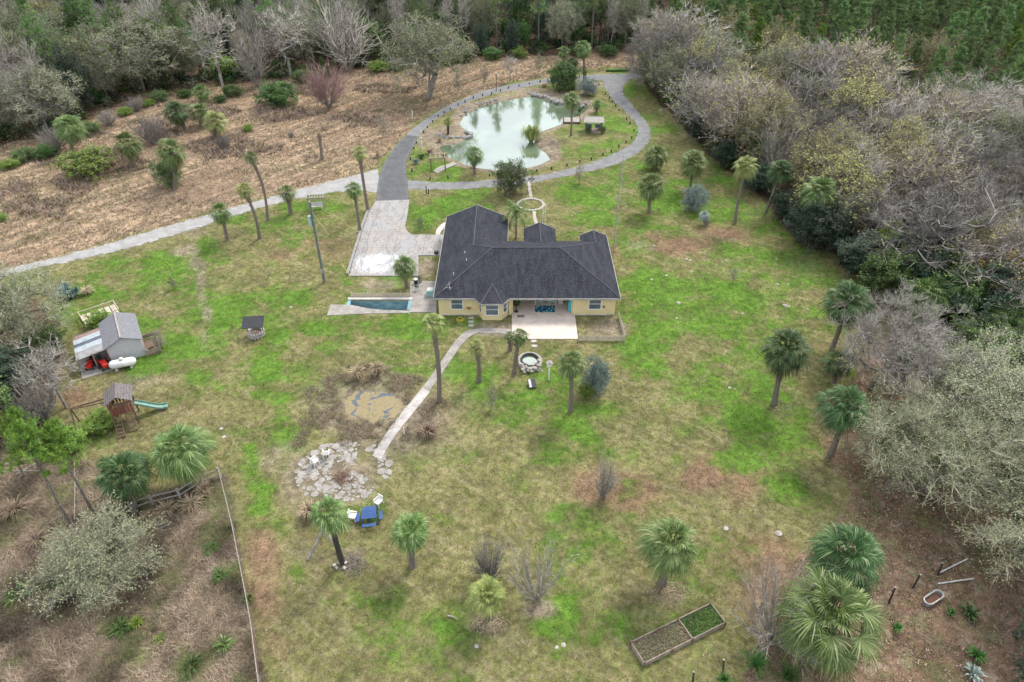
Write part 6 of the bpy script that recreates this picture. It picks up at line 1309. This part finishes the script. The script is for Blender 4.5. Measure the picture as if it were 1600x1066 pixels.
# ------------------------------------------------------------------ raised bed
A0, A1, A2, A3 = at(985, 1008), at(1108, 948), at(1132, 978), at(1010, 1040); u = (A1-A0); L = u.length; rz = math.atan2(u.y, u.x)
t = empty('raised_bed', A0-Vector((0, 0, 0)), rz, 'long old timber raised bed with divider on the lower lawn', 'raised bed'); wy = 1.55; u_ = Vector((math.sin(rz), -math.cos(rz), 0))
mb = MB(); 
for (x0, x1, y0, y1) in ((0, L, -.05, .0), (0, L, -wy, -wy+.05), (-.05, 0, -wy, 0), (L, L+.05, -wy, 0), (L*.58, L*.58+.05, -wy+.05, -.05)):
    MB().b2(x0, x1, y0, y1, -.05, .45).build('board', M['wood'], t)
for x in (0, L*.33, L*.58, L): 
    for y in (-.02, -wy+.0): MB().b2(x-.05, x+.05, y-.05, y+.05, -.05, .52).build('post', M['wood_dark'], t)
MB().b2(.0, L, -wy+.05, -.05, -.05, .22).build('soil', M['soil'], t)
M['weed_brown'] = leafmat('weed_brown', (.14, .11, .07), (.2, .16, .11), (.1, .11, .05))
P = np.stack([RNG.uniform(0, L, 5200), RNG.uniform(-wy+.1, -.1, 5200), RNG.uniform(.22, .4, 5200)], 1); g = P[:, 0] > L*.6
for sel, mt in ((g, 'bush_green'), (~g, 'weed_brown')):
    V, Fq = diamonds(P[sel], .07, .025); link('weeds', npmesh('bed_weeds', V, [Fq], M[mt]), t)
# lower right: posts, pipes, trough
for i, (x, y, tx, ty) in enumerate([(1389,942,1399,918),(1426,919,1438,898),(1466,899,1473,880),(1130,1052,1131,1031),(1083,1066,1084,1050)]):
    a = at(x, y); b = topz(a, tx, ty); t = empty('fence_post', a, 0, ['dark fence post nearest the two big palms', 'middle dark fence post left of the white pipes', 'dark fence post crossing the upper white pipe', 'dark fence post below the timber bed', 'grey topped fence post at the bottom picture edge'][i], 'fence post', 'leftover fence posts')
    b.z = max(b.z, 1.1); d = b-a; n_ = MB().tube([(0, 0, -.1), tuple(d)], [.07, .06], 8).build('post', M['char_bark'], t); MB().tube([tuple(d), tuple(d*1.02)], .065, 8).build('post_top', M['wood_grey'], t)
for (xa, ya), (xb, yb), lab in (((1466,896),(1512,873),'upper thin white pipe lying on the leaf litter'), ((1466,912),(1521,904),'lower thin white pipe lying above the trough')):
    a, b = at(xa, ya, .12), at(xb, yb, .12); tag(MB().tube([a, b], .05, 8).build('white_pipe', M['dirty_white']), lab, 'pipe', 'white pipes on the leaf litter')
p = at(1456, 938); t = empty('trough', (p.x, p.y, 0), R(28), 'oval metal trough standing on brown leaf litter', 'trough'); t.scale = (1.3, 1.05, 1)
def oval(a, b_, r, z): return [(sx*(a-r)+r*math.cos(th), sy*(b_-r)+r*math.sin(th), z) for sx, sy, t0 in ((1, 1, 0), (-1, 1, 90), (-1, -1, 180), (1, -1, 270)) for th in [R(t0+k*15) for k in range(7)]]
O = [oval(.62, .27, .26, 0), oval(.66, .3, .29, .38), oval(.6, .24, .23, .38), oval(.57, .22, .21, .1)]; mb = MB(); n = 28; vs = sum(O, []); fs = []
for j in range(3): fs += [(j*n+k, j*n+(k+1) % n, (j+1)*n+(k+1) % n, (j+1)*n+k) for k in range(n)]
mb.add(vs, fs); mb.build('tub', M['steel'], t); MB().add(oval(.58, .23, .22, .12), [tuple(range(28))]).build('dirt', mk('rust_dirt', (.16, .08, .05), None, 6), t); MB().tube(oval(.66, .3, .29, .39)+[oval(.66, .3, .29, .39)[0]], .028, 6).build('rim', M['wood_grey'], t)
# ------------------------------------------------------------------ wire fence of weed plot
pts = [at(346, 746), at(357, 790), at(367, 830), at(377, 880), at(388, 935), at(398, 990), at(408, 1066), at(418, 1130)]
t = empty('wire_fence', pts[0], 0, 'wire fence with pale top rail between lawn and weed plot', 'fence'); o0 = pts[0]; mb = MB(); wr = MB()
for a, b in zip(pts, pts[1:]):
    a_, b_ = a-o0, b-o0; mb.tube([a_+Vector((0, 0, 1.15)), b_+Vector((0, 0, 1.15))], .028, 6)
    for z in (.15, .35, .55, .75, .95): wr.tube([a_+Vector((0, 0, z)), b_+Vector((0, 0, z))], .008, 3)
    L = (b_-a_).length
    for k in range(int(L/.2)): f = k*.2/L; q1 = a_*(1-f)+b_*f; wr.tube([q1+Vector((0, 0, .05)), q1+Vector((0, 0, 1.15))], .006, 3)
    MB().tube([tuple(a_), tuple(a_+Vector((0, 0, 1.25)))], .05, 7).build('post', M['wood_grey'], t)
mb.build('top_rail', M['wood_grey'], t); wr.build('wire_mesh', M['wood_dark'], t)
pts = [at(346, 748), at(318, 758), at(283, 780), at(240, 790), at(208, 800), at(172, 812), at(120, 838), at(60, 865)]
t = empty('board_fence', pts[0], 0, 'sagging grey board fence running left from the fence corner', 'fence'); o0 = pts[0]; mb = MB()
for i, (a, b) in enumerate(zip(pts, pts[1:])):
    a_, b_ = a-o0, b-o0
    if i < 4: mb.bar(a_+Vector((0, 0, 1.05)), b_+Vector((0, 0, 1.0)), .04, .12); mb.bar(a_+Vector((0, 0, .5)), b_+Vector((0, 0, .45)), .04, .12)
    MB().b2(a_.x-.07, a_.x+.07, a_.y-.07, a_.y+.07, 0, 1.25).build('post', M['wood_grey'], t)
mb.build('rail', M['wood_grey'], t)
for i, ((xa, ya), (xb, yb), r) in enumerate([((0,738),(62,736),.07), ((25,742),(68,718),.09), ((0,728),(28,720),.06), ((116,720),(116,812),.045), ((72,820),(110,796),.04), ((180,825),(205,818),.05), ((245,828),(272,818),.05), ((48,858),(74,870),.06), ((700,962),(715,968),.05), ((1310,640),(1330,632),.06), ((150,205),(180,210),.1)]):
    a, b = at(xa, ya, .12), at(xb, yb, .12 if i != 3 else .2); tag(MB().tube([a, (a+b)/2+Vector((.03, .05, .03)), b], [r, r*.9, r*.6], 7).build('fallen_branch', M['bark_pale']), ['long pale fallen pole at the left edge, lower one', 'pale fallen pole crossing the lower one at the left edge', 'short pale pole at the left edge above the crossed pair', 'thin straight white pole between the two pine trunks', 'thin branch left of the pine feet', 'short branch at the sagging fence', 'forked branch in the weeds below the fence corner', 'rusty branch in the weeds at the left', 'little branch by the low bright palm', 'dark branch under the lone palm at the right', 'fallen white log at the left wood edge'][i], 'branch', 'fallen branches')
# ------------------------------------------------------------------ pond side
BOL = [(794.7,136.8),(782,141),(768,146),(754,148.5),(739.5,152),(727,159),(716,163),(704,170),(694,175),(685,181),(676,189),(668,198),(662,206),(651,222),(647,231),(641,248),(644,266),(811,133),(827,130),(844,127),(925,125),(935.5,132),(946,146),(952,152),(957,158),(962,165),(967,171),(979,185),(984,192),(990,203),(987,215),(978,222),(967,228),(955,236),(942,241),(924,248),(906,253),(886,258),(862,263),(839,266),(815,270),(788,272),(765,273),(700,277),(672,279)]
proto = None
for i, (x, y) in enumerate(BOL):
    p = at(x, y+2)
    if proto is None:
        proto = empty('bollard', p); k1 = MB().tube([(0, 0, -.1), (0, 0, .62)], [.13, .12], 9).build('post', M['char_bark'], proto); k2 = MB().tube([(0, 0, .62), (0, 0, .64)], .115, 9).build('cut_top', M['wood_grey'], proto); r_ = proto
    else:
        r_ = proto.copy(); COL.objects.link(r_); r_.location = p
        for ch in (k1, k2): c_ = ch.copy(); COL.objects.link(c_); c_.parent = r_
    r_.rotation_euler = (random.uniform(-.08, .08), random.uniform(-.08, .08), random.uniform(0, 6)); r_.scale = (.85, .85, random.uniform(.6, .95)); side = 'along the paved road side of the pond' if i < 20 else 'along the right-hand bend of the gravel loop' if i < 34 else 'along the near straight of the gravel loop'
    tag(r_, 'short dark log bollard '+side, 'bollard', 'log bollards '+side)
# dock
p0 = at(879, 196, .25); pz = at(911, 190, .25); t = empty('dock', (at(893,190).x, at(893,190).y, 0), R(-3), 'weathered grey plank dock at the right bank of the pond', 'dock'); mb = MB()
for i in range(12): mb.b2(-1.45+i*.25, -1.22+i*.25, -1.1, 1.1, .28, .33)
mb.build('deck', M['wood_grey'], t)
for x in (-1.4, 0, 1.4):
    for y in (-1.05, 1.05): MB().tube([(x, y, -1), (x, y, .95)], .08, 7).build('post', M['wood_dark'], t)
mb = MB(); mb.b2(-1.5, 1.5, -1.14, -1.1, .1, .32).b2(-1.49, -1.45, -1.1, 1.1, .1, .32); mb.build('skirt', M['wood_dark'], t)
# pavilion
p = at(927, 205); t = empty('pavilion', (p.x, p.y, 0), R(-4), 'open pavilion with grey shingle roof on the pond lawn', 'pavilion')
for x in (-1.3, 1.3):
    for y in (-1.0, 1.0): MB().b2(x-.07, x+.07, y-.07, y+.07, 0, 2.0).build('post', M['wood_dark'], t)
mb = MB(); 
for s_ in (-1, 1): mb.add([(-1.7, s_*1.4, 1.95), (1.7, s_*1.4, 1.95), (1.5, 0, 2.45), (-1.5, 0, 2.45)], [(0, 1, 2, 3)])
mb.add([(1.7, -1.4, 1.95), (1.7, 1.4, 1.95), (1.5, 0, 2.45)], [(0, 1, 2)]).add([(-1.7, -1.4, 1.95), (-1.7, 1.4, 1.95), (-1.5, 0, 2.45)], [(0, 1, 2)]); o = mb.build('roof', M['wood_grey'], t); so = o.modifiers.new('s', 'SOLIDIFY'); so.thickness = .07
mb = MB(); mb.b2(-1.3, 1.3, -1.0, 1.0, -.02, .08); mb.build('floor', M['wood'], t); mb = MB(); mb.b2(-1.2, -.3, .85, .9, .4, .9).b2(-1.2, -.3, .4, .85, .38, .43).b2(.3, 1.2, .4, .85, .38, .43).b2(.3, 1.2, .85, .9, .4, .9); mb.build('bench', mk('blue_grey', (.12, .2, .26), None, 3), t); mb = MB(); mb.b2(-1.3, -.5, -1.03, -.99, .35, .95).b2(.6, 1.3, -1.03, -.99, .35, .95); mb.build('railing', M['wood_dark'], t)
for i, x in enumerate((920, 942)):
    put('olivebush', x, 208.5, 199, 9, ['small green bush left before the pavilion', 'small green bush right before the pavilion'][i], 'shrub', 'shrub')
# pergola on white landing
p = at(685, 266); t = empty('pergola', (p.x, p.y, 0), R(6), 'small brown pergola over the pale landing at the pond', 'pergola')
for x in (-1.05, 1.05):
    for y in (-.6, .9): MB().b2(x-.08, x+.08, y-.08, y+.08, 0, 2.0).build('post', M['wood_dark'], t)
mb = MB()
for y in (-.6, .9): mb.b2(-1.3, 1.3, y-.07, y+.07, 2.0, 2.14)
for x in (-1.05, -.35, .35, 1.05): mb.b2(x-.05, x+.05, -.9, 1.2, 2.145, 2.24)
mb.build('beam', M['wood'], t)
path('landing', [(677,268),(686,262),(702,257),(709,254)], [(684,272),(694,266),(708,260),(713,257)], .12, mat=M['wood_grey'])
# stone wall spit
c0 = at(708, 212); mb = MB()
for k in range(24):
    a = math.pi*1.0+k*math.pi*1.25/23; rocky(mb, (c0.x+2.6*math.cos(a)+.3+random.uniform(-.15, .15), c0.y+1.6*math.sin(a)+.6, random.uniform(-.2, .1)), random.uniform(.25, .45))
tag(mb.build('stone_wall', M['grey_stone'], bevel=.06), 'curved dry stone wall round the spit at the left of the pond', 'stone wall')
a = at(836, 148); mb = MB(); pl = W2([(829,146),(850,150),(868,158),(880,161)])
for i in range(3):
    for k in range(7): f = k/7; [rocky(mb, (pl[i][0]*(1-f)+pl[i+1][0]*f+random.uniform(-.5, .5), pl[i][1]*(1-f)+pl[i+1][1]*f+random.uniform(-.4, .4), random.uniform(-.3, .1)), random.uniform(.2, .5)) for _ in (0, 1)]
tag(mb.build('stone_wall', M['grey_stone'], bevel=.06), 'dark stone bank wall at the far corner of the pond', 'stone wall')
for x, y, tx, ty, lab in ((659.5,232,659,218,'white lamp post by the stone spit'), (775.5,143,775,116,'tall dark lamp post behind the paved road'), (645,186,645,176,'low white marker post at the left verge of the paved road')):
    a = at(x, y); h = topz(a, tx, ty).z; t = empty('lamp_post', a, 0, lab, 'lamp post' if 'lamp' in lab else 'marker post'); MB().tube([(0, 0, 0), (0, 0, h)], .06, 7).build('post', M['white'] if 'white' in lab else M['black'], t); MB().lathe((0, 0, h), [(.08, 0), (.15, .2), (.12, .3), (.02, .38)], 8).build('lamp' if 'lamp' in lab else 'cap', M['dirty_white'], t)
for x, y, lab in ((666.5,303,'left one of the pair of dark posts at the lawn edge near the driveway'), (670,303,'right one of the pair of dark posts at the lawn edge near the driveway')):
    p = at(x, y); t = empty('garden_post', p, 0, lab, 'post', 'pair of garden posts'); MB().tube([(0, 0, 0), (0, 0, 1.2 if x < 668 else .8)], .07, 8).build('post', M['char_bark'], t); MB().lathe((0, 0, 1.2 if x < 668 else .8), [(.09, 0), (.06, .06)], 8).build('cap', M['wood_grey'], t)
p = at(850, 352); t = empty('white_post', p, 0, 'forked white post behind the entry gable', 'post'); mb = MB(); mb.bar((-.18, 0, 0), (-.18, 0, 2.6), .07); mb.bar((.12, 0, 0), (.12, 0, 2.9), .07); mb.bar((-.18, 0, 1.6), (.12, 0, 2.1), .06); mb.build('post', M['white'], t)
# white car half hidden in the wood
p = at(1054, 119); t = empty('parked_car', p, R(8), 'white car half hidden in the front of the grey wood', 'car'); mb = MB(); sec = [(-2.2, .35, .75), (-2.1, .3, .95), (-1.3, .3, 1.0), (1.6, .3, 1.0), (2.1, .3, .85), (2.25, .35, .6)]
vs = []; fs = []
for x, z0, z1 in sec: vs += [(x, -.85, z0), (x, -.85, z1), (x, .85, z1), (x, .85, z0)]
for i in range(5): fs += [(i*4+k, i*4+(k+1) % 4, i*4+4+(k+1) % 4, i*4+4+k) for k in range(4)]
fs += [(0, 1, 2, 3), (20, 23, 22, 21)]; mb.add(vs, fs); mb.build('body', M['white'], t, bevel=.05); mb = MB(); mb.add([(-1.4, -.8, 1.0), (1.0, -.8, 1.0), (.6, -.65, 1.45), (-1.0, -.65, 1.45), (-1.4, .8, 1.0), (1.0, .8, 1.0), (.6, .65, 1.45), (-1.0, .65, 1.45)], [(0, 1, 2, 3), (4, 7, 6, 5), (0, 4, 5, 1), (1, 5, 6, 2), (3, 2, 6, 7), (0, 3, 7, 4)]); g_ = mb.build('cabin', M['glass'], t, bevel=.04); MB().b2(-.98, .58, -.63, .63, 1.44, 1.47).build('roof', M['white'], g_)
for x in (-1.35, 1.35):
    for y in (-.85, .85): wv = MB().tube([(x, y-.1, .32), (x, y+.1, .32)], .32, 14).build('wheel', M['black'], t); MB().tube([(x, y-.11, .32), (x, y+.11, .32)], .18, 10).build('rim', M['steel'], wv)
# log bench far behind pond, low hedge
p = at(965, 112); tag(MB().tube([(p.x-2.4, p.y, .25), (p.x+2.4, p.y+.2, .25)], .3, 8).build('log', M['oak_green'] if False else M['bush_green']), 'green mossy log on the grass strip behind the pond road', 'log')
# steps in front of patio
for i, (x, y) in enumerate([(834,534),(835,541),(736,497),(736,503),(736,509)]):
    p = at(x, y); mb = MB(); mb.b2(p.x-.28, p.x+.28, p.y-.2, p.y+.2, -.02, .06 if i else .1); tag(mb.build('stepping_stone', M['stone'], bevel=.03), ['broad step stone at the patio edge', 'step stone below the broad patio one', 'hindmost step stone before the bay window', 'middle step stone before the bay window', 'front step stone before the bay window'][i], 'stepping stone', 'stepping stones by the house')
# scattered pale rocks
RK = [(1060,474),(1057,497),(1018,437),(1135,407),(1128,409),(1073,405),(1078,407),(1081,424),(1041,431),(1231,444),(1215,444),(1227,478),(1233,479),(1148,608),(1140,606),(1213,405),(1262,483),(1134,826),(1215,834),(870,1012),(880,1008),(745,1010),(350,683),(346,670),(493,484),(234,534),(243,529),(1099,297),(1160,490),(1022,384),(455,480),(130,405),(258,335)]
for i, (x, y) in enumerate(RK):
    p = at(x, y); r = random.uniform(.1, .2)*(1.6 if i in (0, 11, 17, 18) else 1); V = rnd3(1); mb = MB(); rocky(mb, (p.x, p.y, -r*.25), r*1.1)
    o = mb.build('rock', M['stone']); o.scale = (1, 1, 1); tag(o, 'small pale rock lying loose in the grass' , 'rock', 'loose pale rocks in the grass')

# rocks and plants on the pond banks
for i, (x, y) in enumerate([(735,168),(748,163),(760,160),(715,180),(724,173),(772,157),(905,165),(912,160),(870,156),(884,150)]):
    p = at(x, y)
    for k in range(6): mb = MB(); rocky(mb, (p.x+random.uniform(-.9, .9), p.y+random.uniform(-.6, .6), 0), random.uniform(.12, .35)); tag(mb.build('bank_stone', M['grey_stone']), 'rough dark stone on the far left bank of the pond' if i < 6 else 'rough dark stone on the far right bank of the pond', 'stone', 'dark stones on the far left bank' if i < 6 else 'dark stones on the far right bank')
for i, (x, y, r, m_) in enumerate([(658,248,9,'bush_green'),(650,256,7,'agave'),(672,240,8,'dead_frond'),(687,222,6,'dead_frond'),(740,262,7,'bush_green'),(905,176,6,'palm_dark'),(895,140,9,'palm'),(850,136,9,'dead_frond'),(925,142,7,'palm_dark'),(694,246,6,'palm_yellow')]):
    clump(x, y, r, .7, 60, m_, 'bank_plant', ['green', 'bluish', 'brown', 'brown', 'green', 'green', 'green', 'brown', 'green', 'green'][i]+[' plant at the left foot of the pergola', ' plant nearest the asphalt by the pergola', ' plant behind the pergola', ' tuft on the left pond bank', ' tuft under the near bank palm', ' tuft behind the dock', ' plant under the palm group', ' tuft left of the palm group', ' tuft at the loop bend behind the pond', ' tuft between pergola and water'][i], 'plant', .05, .5, 'plants on the pond bank')
